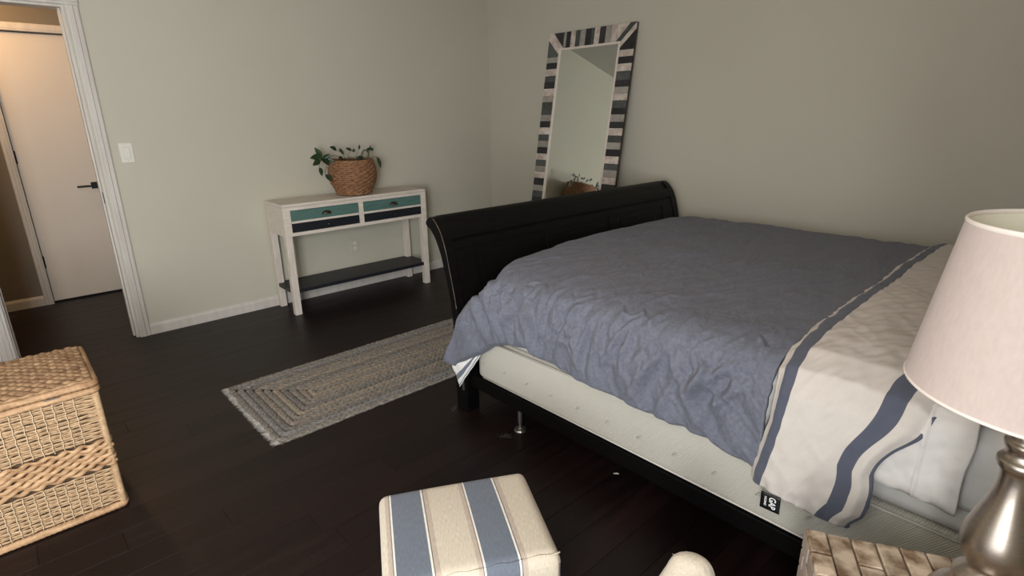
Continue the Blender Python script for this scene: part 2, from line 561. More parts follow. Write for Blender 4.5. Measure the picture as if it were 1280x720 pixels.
tr = N.new('ShaderNodeBsdfTransparent'); gl = N.new('ShaderNodeBsdfGlossy'); gl.inputs['Roughness'].default_value = 0.02
mx = N.new('ShaderNodeMixShader'); mx.inputs[0].default_value = 0.06
L.new(tr.outputs[0], mx.inputs[1]); L.new(gl.outputs[0], mx.inputs[2]); L.new(mx.outputs[0], N['Material Output'].inputs[0])
for a, b in ((WY0 + .05, ym - .025), (ym + .025, WY1 - .05)):
    local(obj('pane', MB().box(XL - .053, XL - .047, a, b, WZ0 + .05, WZ1 - .05), PANE, win), win)

win2 = struct(empty('window_2', ((FX0 + FX1) / 2, YF - .05, FZ0)))
xm = (FX0 + FX1) / 2
fr2 = MB()
fr2.box(FX0, FX0 + .05, YF - .08, YF - .02, FZ0, FZ1).box(FX1 - .05, FX1, YF - .08, YF - .02, FZ0, FZ1)
fr2.box(FX0 + .05, FX1 - .05, YF - .08, YF - .02, FZ0, FZ0 + .05).box(FX0 + .05, FX1 - .05, YF - .08, YF - .02, FZ1 - .05, FZ1)
local(obj('window_frame', fr2, TRIM, win2), win2)
local(obj('pane', MB().box(FX0 + .05, FX1 - .05, YF - .053, YF - .047, FZ0 + .05, FZ1 - .05), PANE, win2), win2)

# hall beyond the doorway
HY = 1.335
CDX0, CDX1, CDH = -3.527, -2.99, 2.025
wh = MB()
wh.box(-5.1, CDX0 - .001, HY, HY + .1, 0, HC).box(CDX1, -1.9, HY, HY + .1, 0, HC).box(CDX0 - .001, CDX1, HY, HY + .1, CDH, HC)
wh.box(CDX0 - .03, CDX1 + .03, HY + .1, HY + .14, 0, CDH + .05)  # unseen panel added behind the door to stop light leaking through its gaps
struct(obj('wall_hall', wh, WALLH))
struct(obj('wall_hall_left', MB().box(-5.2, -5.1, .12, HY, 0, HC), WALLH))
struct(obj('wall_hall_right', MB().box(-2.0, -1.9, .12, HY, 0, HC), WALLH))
d1 = struct(obj('door_1', MB().box(CDX0 + .003, CDX1 - .003, HY + .03, HY + .065, 0.012, CDH - .004), DOORM, bevel=.002))
hd = MB().box(-3.108, -3.056, HY + .021, HY + .0295, .876, .928)
hd.box(-3.094, -3.070, HY - .02, HY + .021, .890, .914).box(-3.205, -3.070, HY - .032, HY - .02, .8945, .9095)
obj('door_handle', hd, BLACKM, d1, bevel=.0015)
hg = MB().lathe([(.0, .29), (.007, .29), (.007, .385), (.0, .385)], CDX0 + .002, HY + .022, 12)
obj('hinge', hg, BLACKM, d1)
for hz in (1.1, 1.85):
    obj('hinge', MB().lathe([(.0, hz), (.007, hz), (.007, hz + .095), (.0, hz + .095)], CDX0 + .002, HY + .022, 12), BLACKM, d1)


def casing_poly(w, d):
    """profile of a moulded casing: (across, depth)"""
    return [(0, 0), (0, d * .55), (w * .08, d * .8), (w * .22, d * .8), (w * .28, d), (w * .55, d), (w * .62, d * .75), (w * .9, d * .7), (w, d * .45), (w, 0)]


def casing(name, x0, x1, h, yw, w, d):
    """three-sided casing around an opening on the wall face y=yw, standing out towards -y"""
    m_ = MB()
    for side in (0, 1):
        pl = [((x0 - a) if side == 0 else (x1 + a), yw - b) for a, b in casing_poly(w, d)]
        m_.prism(pl, 0.0, h, 'z')
    pl = [(yw - b, h + a) for a, b in casing_poly(w, d)]
    m_.prism(pl, x0 - w, x1 + w, 'x')
    return struct(obj(name, m_, TRIM))


casing('trim_1', DX0 + .006, DX1 - .006 + .012, DH, 0.0, .066, .02)
casing('trim_2', CDX0 - .002, CDX1 + .002, CDH + .003, HY, .055, .016)
jb = MB().box(DX0 - .001, DX0 + .012, 0.0005, .1195, 0, DH).box(DX1 - .012, DX1 + .001, 0.0005, .1195, 0, DH).box(DX0 + .012, DX1 - .012, 0.0005, .1195, DH - .012, DH)
jb.box(DX1 - .022, DX1 - .012, .05, .085, 0, DH - .012).box(DX0 + .012, DX0 + .022, .05, .085, 0, DH - .012)
jamb = struct(obj('trim_3', jb, TRIM))
obj('strike_plate', MB().box(DX1 - .0135, DX1 - .012, .012, .045, .905, .975), BLACKM, jamb)


def baseboard(name, segs):
    m_ = MB()
    for (ax, a0, a1, wall, sgn) in segs:
        pr = [(0, 0), (.014, 0), (.014, .058), (.011, .066), (.006, .074), (.005, .08), (0, .08)]
        if ax == 'x':
            m_.prism([(wall + sgn * p, q) for p, q in pr], a0, a1, 'x')
        else:
            m_.prism([(wall + sgn * p, q) for p, q in pr], a0, a1, 'y')
    return struct(obj(name, m_, TRIM))


baseboard('baseboard_back', [('x', DX1 + .066 + .006, -0.001, 0.0, -1), ('x', XL, DX0 - .062, 0.0, -1)])
baseboard('baseboard_right', [('y', YF, -.015, 0.0, -1)])
baseboard('baseboard_front', [('x', XL + .015, -.015, YF, 1)])
baseboard('baseboard_left', [('y', YF + .015, -.015, XL, 1)])
baseboard('baseboard_hall', [('x', -5.1, CDX0 - .058, HY, -1), ('x', CDX1 + .058, -2.0, HY, -1)])

# hall ceiling lamp (the warm light comes from it)
hl = tag(empty('unseen_ceiling_lamp', (-3.80, .85, HC)), 'round flush ceiling lamp of the hall, out of frame above', 'lamp')
obj('lamp_base', MB().lathe([(0, -.001), (.14, -.001), (.14, -.03), (0, -.03)], 0, 0, 32), TRIM, hl, smooth=False)
bl = tag(empty('unseen_ceiling_lamp', (-2.3, -2.9, HC)), 'round flush ceiling lamp added for warm fill, out of frame above', 'lamp')  # unseen fixture added to go with the bedroom's warm fill
obj('lamp_base', MB().lathe([(0, -.001), (.16, -.001), (.16, -.03), (0, -.03)], 0, 0, 32), TRIM, bl, smooth=False)

# switch and outlet
sw = tag(empty('light_switch', (-3.030, -.001, 1.208)), 'white rocker light switch plate on wall beside doorway', 'switch')
obj('plate', MB().prism([(-.036, -.06), (.036, -.06), (.036, .06), (-.036, .06)], -.006, 0.0, 'y'), PLATE, sw, bevel=.003)
obj('rocker', MB().prism([(-.017, -.034), (.017, -.034), (.017, .034), (-.017, .034)], -.010, -.0062, 'y'), PLATE, sw, bevel=.0015)
obj('trim_ring', MB().box(-.0185, -.017, -.0095, -.006, -.0355, .0355).box(.017, .0185, -.0095, -.006, -.0355, .0355).box(-.017, .017, -.0095, -.006, .034, .0355).box(-.017, .017, -.0095, -.006, -.0355, -.034), TRIM, sw)
for zz in (-.048, .048):
    obj('screw', MB().prism([(.003 * cos(a * pi / 4), zz + .003 * sin(a * pi / 4)) for a in range(8)], -.0072, -.0062, 'y'), TRIM, sw)
ou = tag(empty('wall_outlet', (-1.552, -.001, .362)), 'pale wall outlet low behind the console table', 'outlet')
obj('plate', MB().prism([(-.035, -.057), (.035, -.057), (.035, .057), (-.035, .057)], -.006, 0.0, 'y'), WALL, ou, bevel=.003)
for zz in (-.021, .021):
    f = obj('socket', MB().prism([(.017 * cos(a * pi / 6), zz + .0145 * sin(a * pi / 6)) for a in range(12)], -.0085, -.0062, 'y'), PLATE, ou)
    obj('slot', MB().box(-.008, -.006, -.0092, -.0086, zz - .004, zz + .005).box(.006, .008, -.0092, -.0086, zz - .004, zz + .004).box(-.002, .002, -.0092, -.0086, zz - .0095, zz - .006), SLOT, f)

# ------------------------------------------------------------------ console table
TX0, TX1, TY0, TY1, TZ = -2.247, -1.040, -.353, -.022, .822
ct = tag(empty('console_table', ((TX0 + TX1) / 2, (TY0 + TY1) / 2, 0)),
         'whitewashed narrow console table with two teal and navy drawers against the back wall', 'table')
def at(e, name, m_, mt, parent=None, **k):
    """mesh given in world coordinates, parented under e (or a child of it)"""
    o = obj(name, m_, mt, parent or e, **k)
    if parent is None or parent is e:
        o.matrix_parent_inverse = Matrix.Translation(-Vector(e.location))
    return o
at(ct, 'tabletop', MB().box(TX0, TX1, TY0, TY1, .800, TZ), WHITEWASH, bevel=.006)
car = MB()
car.box(TX0 + .002, TX0 + .022, TY0 + .022, TY1 - .002, .592, .800)
car.box(TX1 - .022, TX1 - .002, TY0 + .022, TY1 - .002, .592, .800)
car.box(TX0 + .022, TX1 - .022, TY1 - .016, TY1 - .002, .592, .800)
car.box(TX0 + .022, TX1 - .022, TY0 + .022, TY1 - .016, .592, .604)
at(ct, 'case', car, WHITEWASH)
ff = MB()
ff.box(TX0 + .001, TX1 - .001, TY0 + .001, TY0 + .022, .777, .800).box(TX0 + .001, TX1 - .001, TY0 + .001, TY0 + .022, .592, .616)
ff.box(TX0 + .001, -2.192, TY0 + .001, TY0 + .022, .616, .777).box(-1.660, -1.622, TY0 + .001, TY0 + .022, .616, .777).box(-1.090, TX1 - .001, TY0 + .001, TY0 + .022, .616, .777)
at(ct, 'face_frame', ff, WHITEWASH)
lw = .048
for (a, b) in ((TX0 + .001, TY0 + .001), (TX1 - .001 - lw, TY0 + .001), (TX0 + .001, TY1 - lw), (TX1 - .001 - lw, TY1 - lw)):
    at(ct, 'leg', MB().box(a, a + lw, b, b + lw, 0, .592), WHITEWASHV, bevel=.003)
sh = MB()
sh.box(TX0 + .004, TX1 - .004, TY0 + lw + .002, TY1 - lw - .002, .166, .192)
sh.box(TX0 + lw + .003, TX1 - lw - .003, TY0 + .012, TY0 + lw + .002, .166, .192)
sh.box(TX0 + lw + .003, TX1 - lw - .003, TY1 - lw - .002, TY1 - .004, .166, .192)
at(ct, 'shelf', sh, NAVY)
for (x0, x1) in ((-2.192, -1.660), (-1.622, -1.090)):
    dr = at(ct, 'drawer', MB().box(x0 + .003, x1 - .003, TY0 + .008, TY1 - .02, .620, .774), GAPD)
    g = .003
    obj('teal_board', MB().box(x0 + g, x1 - g, TY0 + .003, TY0 + .008, .6985, .774), TEAL, dr)['label'] = 'teal painted upper board'
    obj('white_board', MB().box(x0 + g, x1 - g, TY0 + .002, TY0 + .008, .6825, .6980), WHITEWASH, dr)['label'] = 'whitewashed thin board'
    obj('navy_board', MB().box(x0 + g, x1 - g, TY0 + .003, TY0 + .008, .620, .6820), NAVY, dr)['label'] = 'navy painted lower board'
    xc = (x0 + x1) / 2 + .005
    # cup pull: half dome open downwards
    pp = []
    for i in range(9):
        th = pi * i / 8
        r_ = []
        for j in range(6):
            ph = (pi / 2) * j / 5
            r_.append((xc - .038 * cos(th) * cos(ph), TY0 + .003 - .022 * sin(ph), .724 + .026 * sin(th) * cos(ph)))
        pp.append(r_)
    obj('cup_pull', MB().grid(pp), BRONZE, dr, smooth=True, solid=.002)['label'] = 'dark bronze cup pull'
    kb = []
    for r_, d_ in ((0.0, .026), (.007, .0255), (.010, .022), (.010, .018), (.005, .014), (.004, .006), (.009, .002), (.009, 0)):
        kb.append([(xc + r_ * cos(a * pi / 6), TY0 + .003 - d_, .649 + r_ * sin(a * pi / 6)) for a in range(12)])
    obj('knob', MB().grid(kb, closed_v=True), BRONZE, dr, smooth=True)['label'] = 'dark bronze round knob'

# ------------------------------------------------------------------ woven planter with a trailing plant
PX, PY, PZ = -1.607, -.200, TZ
pot = tag(empty('basket_planter', (PX, PY, PZ)), 'round brown seagrass basket planter standing on the console table', 'planter')
rows = 17
pm = MB()
def pot_r(t):
    return .128 + .040 * sm(t * 1.9) + .008 * sin(pi * t) - .010 * sm((t - .75) / .25)
for i in range(rows):
    t = (i + .5) / rows
    z = .008 + t * .252
    R_ = pot_r(t)
    ring = []
    seg = 120
    per = 15
    for k in range(seg):
        a = 2 * pi * k / seg
        ph = (per * a + (i % 2) * pi + .6 * nz3(i * 3.1, 4 * cos(a), 4 * sin(a)))
        bump = .5 + .5 * cos(ph)
        rr = R_ + .004 * bump + .002 * nz3(i, 6 * cos(a), 6 * sin(a))
        th = .0070 + .0030 * bump
        zz = z + .002 * sin(ph + 1)
        loop = []
        for j in range(6):
            b_ = 2 * pi * j / 6
            q = rr + th * cos(b_) * .8
            loop.append((PX + q * cos(a), PY + q * sin(a), PZ + zz + (th * 1.15) * sin(b_)))
        ring.append(loop)
    pm.grid(ring, closed_u=True, closed_v=True)
wv = at(pot, 'woven_wall', pm, POTM, smooth=True)
wv['kind'] = 'stuff'
at(pot, 'liner', MB().lathe([(a, b + PZ) for a, b in ((0, .006), (.11, .006), (.138, .06), (.150, .14), (.148, .2), (.140, .262), (.136, .262), (.142, .2), (.11, .015), (0, .015))], PX, PY, 40), LINER, smooth=True)
at(pot, 'rim', MB().grid([[(PX + (pot_r(1) + .008 * cos(b_) + .001 * sin(40 * a)) * cos(a), PY + (pot_r(1) + .008 * cos(b_)) * sin(a), PZ + .262 + .009 * sin(b_) + .0015 * sin(33 * a))
                           for b_ in [2 * pi * j / 8 for j in range(8)]] for a in [2 * pi * k / 90 for k in range(90)]], True, True), POTM, smooth=True)
sl = [[(PX, PY, PZ + .238)] * 24]
at(pot, 'soil', MB().lathe([(0.001, PZ + .226), (.06, PZ + .229), (.11, PZ + .226), (.137, PZ + .222)], PX, PY, 24), SOIL, smooth=True)
plant = tag(empty('pothos_plant', (PX, PY, PZ + .238)), 'sparse green trailing plant growing in the brown basket', 'plant')
def leaf(tip, base, w, sag=.0, tilt=(0, -1, 0)):
    tip, base = Vector(tip), Vector(base)
    d_ = tip - base
    n_ = Vector(tilt)
    side = d_.cross(n_).normalized()
    n_ = side.cross(d_).normalized()
    g_ = []
    for i in range(8):
        t = i / 7
        ww = w * (sin(pi * min(1, t * 1.0) ** .75) ** .8 if 0 < t < 1 else 0.02)
        c_ = base + d_ * t + Vector((0, 0, sag * sin(pi * t)))
        g_.append([tuple(c_ + side * ww * s_ + n_ * (abs(s_) * ww * .35)) for s_ in (-1, -.5, 0, .5, 1)])
    o = at(plant, 'leaf', MB().grid(g_), LEAF, smooth=True, solid=.0006)
    return o
def stem(pts, r=.0022):
    # smooth the polyline
    P_ = [Vector(p) for p in pts]
    out = []
    for i in range(len(P_) - 1):
        a, b = P_[i], P_[i + 1]
        pa = P_[max(i - 1, 0)]
        pb = P_[min(i + 2, len(P_) - 1)]
        for k in range(5):
            t = k / 5
            out.append(0.5 * ((2 * a) + (b - pa) * t + (2 * pa - 5 * a + 4 * b - pb) * t * t + (-pa + 3 * a - 3 * b + pb) * t ** 3))
    out.append(P_[-1])
    return at(plant, 'stem', MB().tube([tuple(p) for p in out], r, 6), STEMM, smooth=True)
Z0 = PZ + .236
Y0 = -.20
cen = (-1.845, Y0 - .02, 1.112)
stem([(PX - .06, PY, Z0), (PX - .12, PY - .01, 1.125), (-1.775, Y0, 1.125), cen])
leaf((-1.892, Y0, 1.195), (-1.848, Y0 - .01, 1.120), .020)
leaf((-1.950, Y0 - .03, 1.122), cen, .026, .01)
leaf((-1.948, Y0 - .06, 1.070), (-1.870, Y0 - .02, 1.112), .024)
leaf((-1.835, Y0 - .09, 1.062), cen, .024)
leaf((-1.800, Y0 - .05, 1.145), cen, .020)
leaf((-1.775, Y0 - .07, 1.085), (-1.84, Y0 - .02, 1.115), .018)
stem([(-1.845, Y0 - .02, 1.112), (-1.88, Y0 - .03, 1.08), (-1.885, Y0 - .03, 1.045)], .0016)
leaf((-1.872, Y0 - .03, .985), (-1.885, Y0 - .03, 1.050), .019, 0, (.3, -1, 0))
stem([(-1.80, Y0 - .03, 1.10), (-1.85, Y0 - .06, 1.04), (-1.855, Y0 - .05, 1.0)], .0016)
leaf((-1.812, Y0 - .07, .945), (-1.858, Y0 - .06, 1.0), .018)
stem([(PX - .03, PY, Z0), (-1.68, Y0, 1.14), (-1.72, Y0, 1.165)], .0018)
leaf((-1.775, Y0, 1.192), (-1.72, Y0, 1.162), .014, .008)
leaf((-1.662, Y0, 1.130), (-1.70, Y0, 1.178), .012)
stem([(PX - .01, PY, Z0), (-1.63, Y0, 1.12), (-1.60, Y0 - .01, 1.155)], .0018)
leaf((-1.645, Y0, 1.180), (-1.60, Y0 - .01, 1.158), .012)
leaf((-1.565, Y0, 1.160), (-1.60, Y0 - .01, 1.155), .013)
stem([(PX + .03, PY, Z0), (-1.55, Y0, 1.14), (-1.53, Y0, 1.165)], .0014)
leaf((-1.525, Y0, 1.200), (-1.535, Y0, 1.162), .009)
stem([(PX + .06, PY, Z0), (-1.520, Y0 - .01, 1.120), (-1.495, Y0 - .01, 1.155), (-1.462, Y0 - .01, 1.135), (-1.462, Y0 - .01, 1.06)], .006)
stem([(PX + .11, PY, Z0), (-1.455, Y0, 1.12), (-1.438, Y0, 1.155)], .0035)
leaf((-1.478, Y0, 1.150), (-1.438, Y0, 1.165), .012)
leaf((-1.405, Y0, 1.150), (-1.438, Y0, 1.165), .013)
leaf((-1.435, Y0, 1.190), (-1.438, Y0, 1.155), .008)
stem([(PX + .12, PY, Z0), (-1.46, Y0 - .02, 1.09), (-1.415, Y0 - .02, 1.100), (-1.39, Y0 - .02, 1.098)], .0018)
leaf((-1.372, Y0 - .03, 1.005), (-1.395, Y0 - .02, 1.100), .021, 0, (.4, -1, 0))
stem([(PX - .08, PY - .05, Z0), (-1.66, Y0 - .05, 1.10), (-1.63, Y0 - .05, 1.115), (-1.60, Y0 - .05, Z0)], .0018)
stem([(PX - .02, PY - .03, Z0), (-1.60, Y0 - .05, 1.115), (-1.57, Y0 - .05, 1.10), (-1.56, Y0 - .05, Z0)], .0018)
leaf((-1.52, Y0 - .04, 1.105), (-1.58, Y0 - .03, 1.095), .018)
leaf((-1.70, Y0 - .05, 1.10), (-1.74, Y0 - .06, 1.12), .014)

# ------------------------------------------------------------------ leaning mirror
MIRL = 2.0665
mr_ = tag(empty('floor_mirror', (-.36, -1.26, 0)), 'tall mirror with striped wood-strip frame leaning on right wall', 'mirror')
th = math.atan2(.33, 2.04)
# local frame: x = across (towards -y world), y = up the mirror, z = outwards to the room
mr_.matrix_world = Matrix.Translation((-.36, -1.26, 0.0)) @ Matrix(((0, sin(th), -cos(th)), (-1, 0, 0), (0, cos(th), sin(th)))).to_4x4()
HW = .432
T = .022   # board thickness behind strips (z from 0 down to -T)
obj('backing_board', MB().box(-HW, HW, .0, MIRL, -.022, -.006), MIR_E, mr_, bevel=.001)['label'] = 'dark reddish frame edge'
FWd = .124
mold = MB()
xi, yi0, yi1 = HW - FWd, FWd, MIRL - FWd
m2 = .017
mold.box(-xi, -xi + m2, yi0, yi1, -.006, .008).box(xi - m2, xi, yi0, yi1, -.006, .008).box(-xi + m2, xi - m2, yi1 - m2, yi1, -.006, .008).box(-xi + m2, xi - m2, yi0, yi0 + m2, -.006, .008)
obj('molding', mold, PINKWASH, mr_, bevel=.002)
obj('mirror_glass', MB().box(-xi + m2 + .0005, xi - m2 - .0005, yi0 + m2 + .0005, yi1 - m2 - .0005, -.0055, -.0005), GLASS_S, mr_)
mm = {'D': MIR_D, 'S': MIR_S, 'G': MIR_G, 'W': MIR_W}
def strip(poly, kind):
    """poly in mirror plane"""
    o = obj('wood_strip', MB().prism(poly, -.0055, .004 + rnd.uniform(-.001, .0015), 'z'), mm[kind], mr_)
    return o
def clip_y(xa, xb, s0, s1, side):
    """horizontal strip between heights s0..s1 with the mitre of the top corner cut off"""
    return [(xa, s0), (xb, s0), (xb, s1), (xa, s1)]
g = .0006
def column(sign, bounds, kinds):
    for i in range(len(bounds) - 1):
        s1, s0 = bounds[i], bounds[i + 1]
        xa, xb = (xi, HW) if sign > 0 else (-HW, -xi)
        strip([(xa + g, s0 + g), (xb - g, s0 + g), (xb - g, s1 - g), (xa + g, s1 - g)], kinds[i % len(kinds)])
# right column (from the camera: the far-right side, -y)
rb = [1.882, 1.831, 1.781, 1.728, 1.664, 1.617, 1.566, 1.519, 1.463, 1.417, 1.363, 1.316, 1.262, 1.211, 1.159, 1.108, 1.052, 1.004, .948, .895]
rk = list('WDWSDGWSDGDWSGDWSGW')
seq = list('DGSWDSWGDWSGWDSW')
s_ = .895
i = 0
while s_ > .175:
    s_ = max(s_ - rnd.uniform(.048, .06), .17)
    rb.append(s_)
    rk.append(seq[i % len(seq)])
    i += 1
column(1, rb, rk)
lb = [1.885, 1.836, 1.787, 1.732, 1.685, 1.631, 1.572, 1.522, 1.420, 1.367, 1.316, 1.258, 1.205, 1.153, 1.099, 1.047, .995, .945, .893, .833, .784, .731]
lk = list('GDWSDWGSGDWSGDWSGWDGS')
s_ = .731
while s_ > .175:
    s_ = max(s_ - rnd.uniform(.048, .06), .17)
    lb.append(s_)
    lk.append(seq[(i + 2) % len(seq)])
    i += 1
column(-1, lb, lk)
TI = MIRL - FWd
def corner(sx, top, kinds):
    """four pieces around a mitred corner, diagonal strips in the middle"""
    yo, yi_, sg = (MIRL, TI, 1) if top else (0.0, FWd, -1)
    q = lambda X, Y: (sx * X, Y)
    e = .052
    # diagonal pair
    strip([q(xi + g, yi_ + sg * g), q(HW - g, yo - sg * g), q(HW - e, yo - sg * g), q(xi + g - .0, yi_ + sg * .0 + sg * e * 0 + sg * 0.001), q(xi - .03, yi_ + sg * .001)][:3] + [q(xi - .045, yi_ + sg * .001)], kinds[0])
    strip([q(xi + .001, yi_), q(HW - g, yo - sg * .003), q(HW - g, yo - sg * e), q(xi + .001, yi_ - sg * .045)], kinds[1])
    # side remainder below the diagonal
    strip([q(xi + .001, yi_ - sg * .047), q(HW - g, yo - sg * (e + .002)), q(HW - g, yi_ - sg * .064), q(xi + .001, yi_ - sg * .064)], kinds[2])
corner(1, True, 'SWD')
corner(-1, True, 'WWS')
corner(1, False, 'SGW')
corner(-1, False, 'WSG')
# top and bottom rows: x in mirror coords = -(y + 1.26)
def rowx(bounds, kinds, ya, yb, slant):
    for i in range(len(bounds) - 1):
        a, b = bounds[i], bounds[i + 1]
        strip([(a + g, ya + g), (b - g, ya + g), (b - g, yb - g), (a + g, yb - g)], kinds[i % len(kinds)])
tb = [-.267, -.240, -.192, -.142, -.094, -.040, .018, .048, .100, .158, .215, .267]
tk = list('GDWSGDSWDGW')
rowx(tb, tk, TI, MIRL, 0)
rowx(tb, list('SWDGWSDGWSD'), 0, FWd, 0)
# triangles next to the diagonals on the rows
for sx, kk in ((-1, 'D'), (1, 'W')):
    strip([(sx * .268, TI + .001), (sx * (HW - .054), MIRL - .001), (sx * .268, MIRL - .001)], kk)
    strip([(sx * .268, FWd - .001), (sx * (HW - .054), .001), (sx * .268, .001)], kk)

# ------------------------------------------------------------------ braided rug
RX0, RX1, RY0, RY1 = -3.005, -1.20, -1.968, -1.235
rug = tag(empty('braided_rug', ((RX0 + RX1) / 2, (RY0 + RY1) / 2, 0)), 'long grey braided jute rug lying on floor in front of console table', 'rug')
hw, hl_ = (RX1 - RX0) / 2, (RY1 - RY0) / 2
bw = .0345
nr = int(hl_ / bw)
rcx, rcy = rug.location.x, rug.location.y
rk_ = [0, 4, 2, 1, 0, 3, 2, 0, 1, 3, 0, 2]
for k in range(nr + 1):
    ins = bw * (k + .5)
    a, b = hw - ins, hl_ - ins
    if b < .004:
        break
    rc = max(.004, .045 - ins * .1)
    rc = min(rc, b - .001)
    path = []
    # rounded rectangle path with normals
    def seg_(x0, y0, x1, y1, n):
        for t in range(n):
            path.append((x0 + (x1 - x0) * t / n, y0 + (y1 - y0) * t / n))
    st = .0075
    nx, ny = max(2, int(2 * (a - rc) / st)), max(2, int(2 * (b - rc) / st))
    seg_(-(a - rc), -b, a - rc, -b, nx)
    for t in range(6): path.append((a - rc + rc * sin(t / 6 * pi / 2), -(b - rc) - rc * cos(t / 6 * pi / 2)))
    seg_(a, -(b - rc), a, b - rc, ny)
    for t in range(6): path.append((a - rc + rc * cos(t / 6 * pi / 2), (b - rc) + rc * sin(t / 6 * pi / 2)))
    seg_(a - rc, b, -(a - rc), b, nx)
    for t in range(6): path.append((-(a - rc) - rc * sin(t / 6 * pi / 2), (b - rc) + rc * cos(t / 6 * pi / 2)))
    seg_(-a, b - rc, -a, -(b - rc), ny)
    for t in range(6): path.append((-(a - rc) - rc * cos(t / 6 * pi / 2), -(b - rc) - rc * sin(t / 6 * pi / 2)))
    n = len(path)
    grid_ = []
    L_ = 0
    for i in range(n):
        p, q = path[i - 1], path[(i + 1) % n]
        tx, ty = q[0] - p[0], q[1] - p[1]
        l = math.hypot(tx, ty) or 1
        nx_, ny_ = ty / l, -tx / l
        L_ += math.hypot(path[i][0] - path[i - 1][0], path[i][1] - path[i - 1][1]) if i else 0
        r_ = []
        for j in range(8):
            v = (j / 7) * 2 - 1
            ph = L_ * 2 * pi / .032
            # herringbone of a three-strand plait
            br = .5 + .5 * sin(ph + (3.0 * abs(v)) + (pi if v > 0 else 0))
            h = .0095 * sqrt(max(0, 1 - abs(v) ** 3)) + .0052 * br * (1 - abs(v) ** 4) + .0036 * nz3(path[i][0] * 90, path[i][1] * 90, k)
            w_ = bw * .52 * v + .0018 * nz3(path[i][0] * 40, path[i][1] * 40, 9 + v)
            if k == 0 and v > .5:
                w_ += .010 * nz3(path[i][0] * 14, path[i][1] * 14, 3) + .006 * nz3(path[i][0] * 50, path[i][1] * 50, 3)
            r_.append((path[i][0] + nx_ * w_, path[i][1] + ny_ * w_, max(.0006, h)))
        grid_.append(r_)
    o = obj('braid', MB().grid(grid_, closed_u=True), RUG[rk_[k % len(rk_)]], rug, smooth=False)
fz = MB()
for i in range(5200):
    per = rnd.uniform(0, 4 * (hw + hl_))
    if per < 2 * hw: px, py, dx, dy = -hw + per, -hl_, 0, -1
    elif per < 4 * hw: px, py, dx, dy = -hw + per - 2 * hw, hl_, 0, 1
    elif per < 4 * hw + 2 * hl_: px, py, dx, dy = -hw, -hl_ + per - 4 * hw, -1, 0
    else: px, py, dx, dy = hw, -hl_ + per - 4 * hw - 2 * hl_, 1, 0
    ln = rnd.uniform(.004, .018) * (1.6 if abs(dx) > .5 else 1.0)
    s1, s2 = rnd.uniform(-.012, .012), rnd.uniform(.001, .009)
    bx, by = px - dx * .012, py - dy * .012
    ex, ey = px + dx * ln + dy * s1, py + dy * ln + dx * s1
    n = len(fz.v)
    w = .0009
    fz.v += [(bx - dy * w, by - dx * w, .005), (bx + dy * w, by + dx * w, .005), (ex, ey, s2), (bx, by, .008)]
    fz.f += [(n, n + 1, n + 2), (n + 1, n + 3, n + 2), (n + 3, n, n + 2)]
for i in range(2500):
    px, py = rnd.uniform(-hw + .02, hw - .02), rnd.uniform(-hl_ + .02, hl_ - .02)
    a_ = rnd.uniform(0, 2 * pi)
    ln = rnd.uniform(.005, .013)
    n = len(fz.v)
    fz.v += [(px, py, .011), (px + .0012, py + .0008, .011), (px + ln * cos(a_), py + ln * sin(a_), rnd.uniform(.012, .019))]
    fz.f += [(n, n + 1, n + 2)]
fo = obj('frayed_fibres', fz, mat('jute_fibre', (0.20, 0.185, 0.165), (0.46, 0.43, 0.385), scale=30, rough=.9), rug, fixn=False)
fo['kind'] = 'stuff'

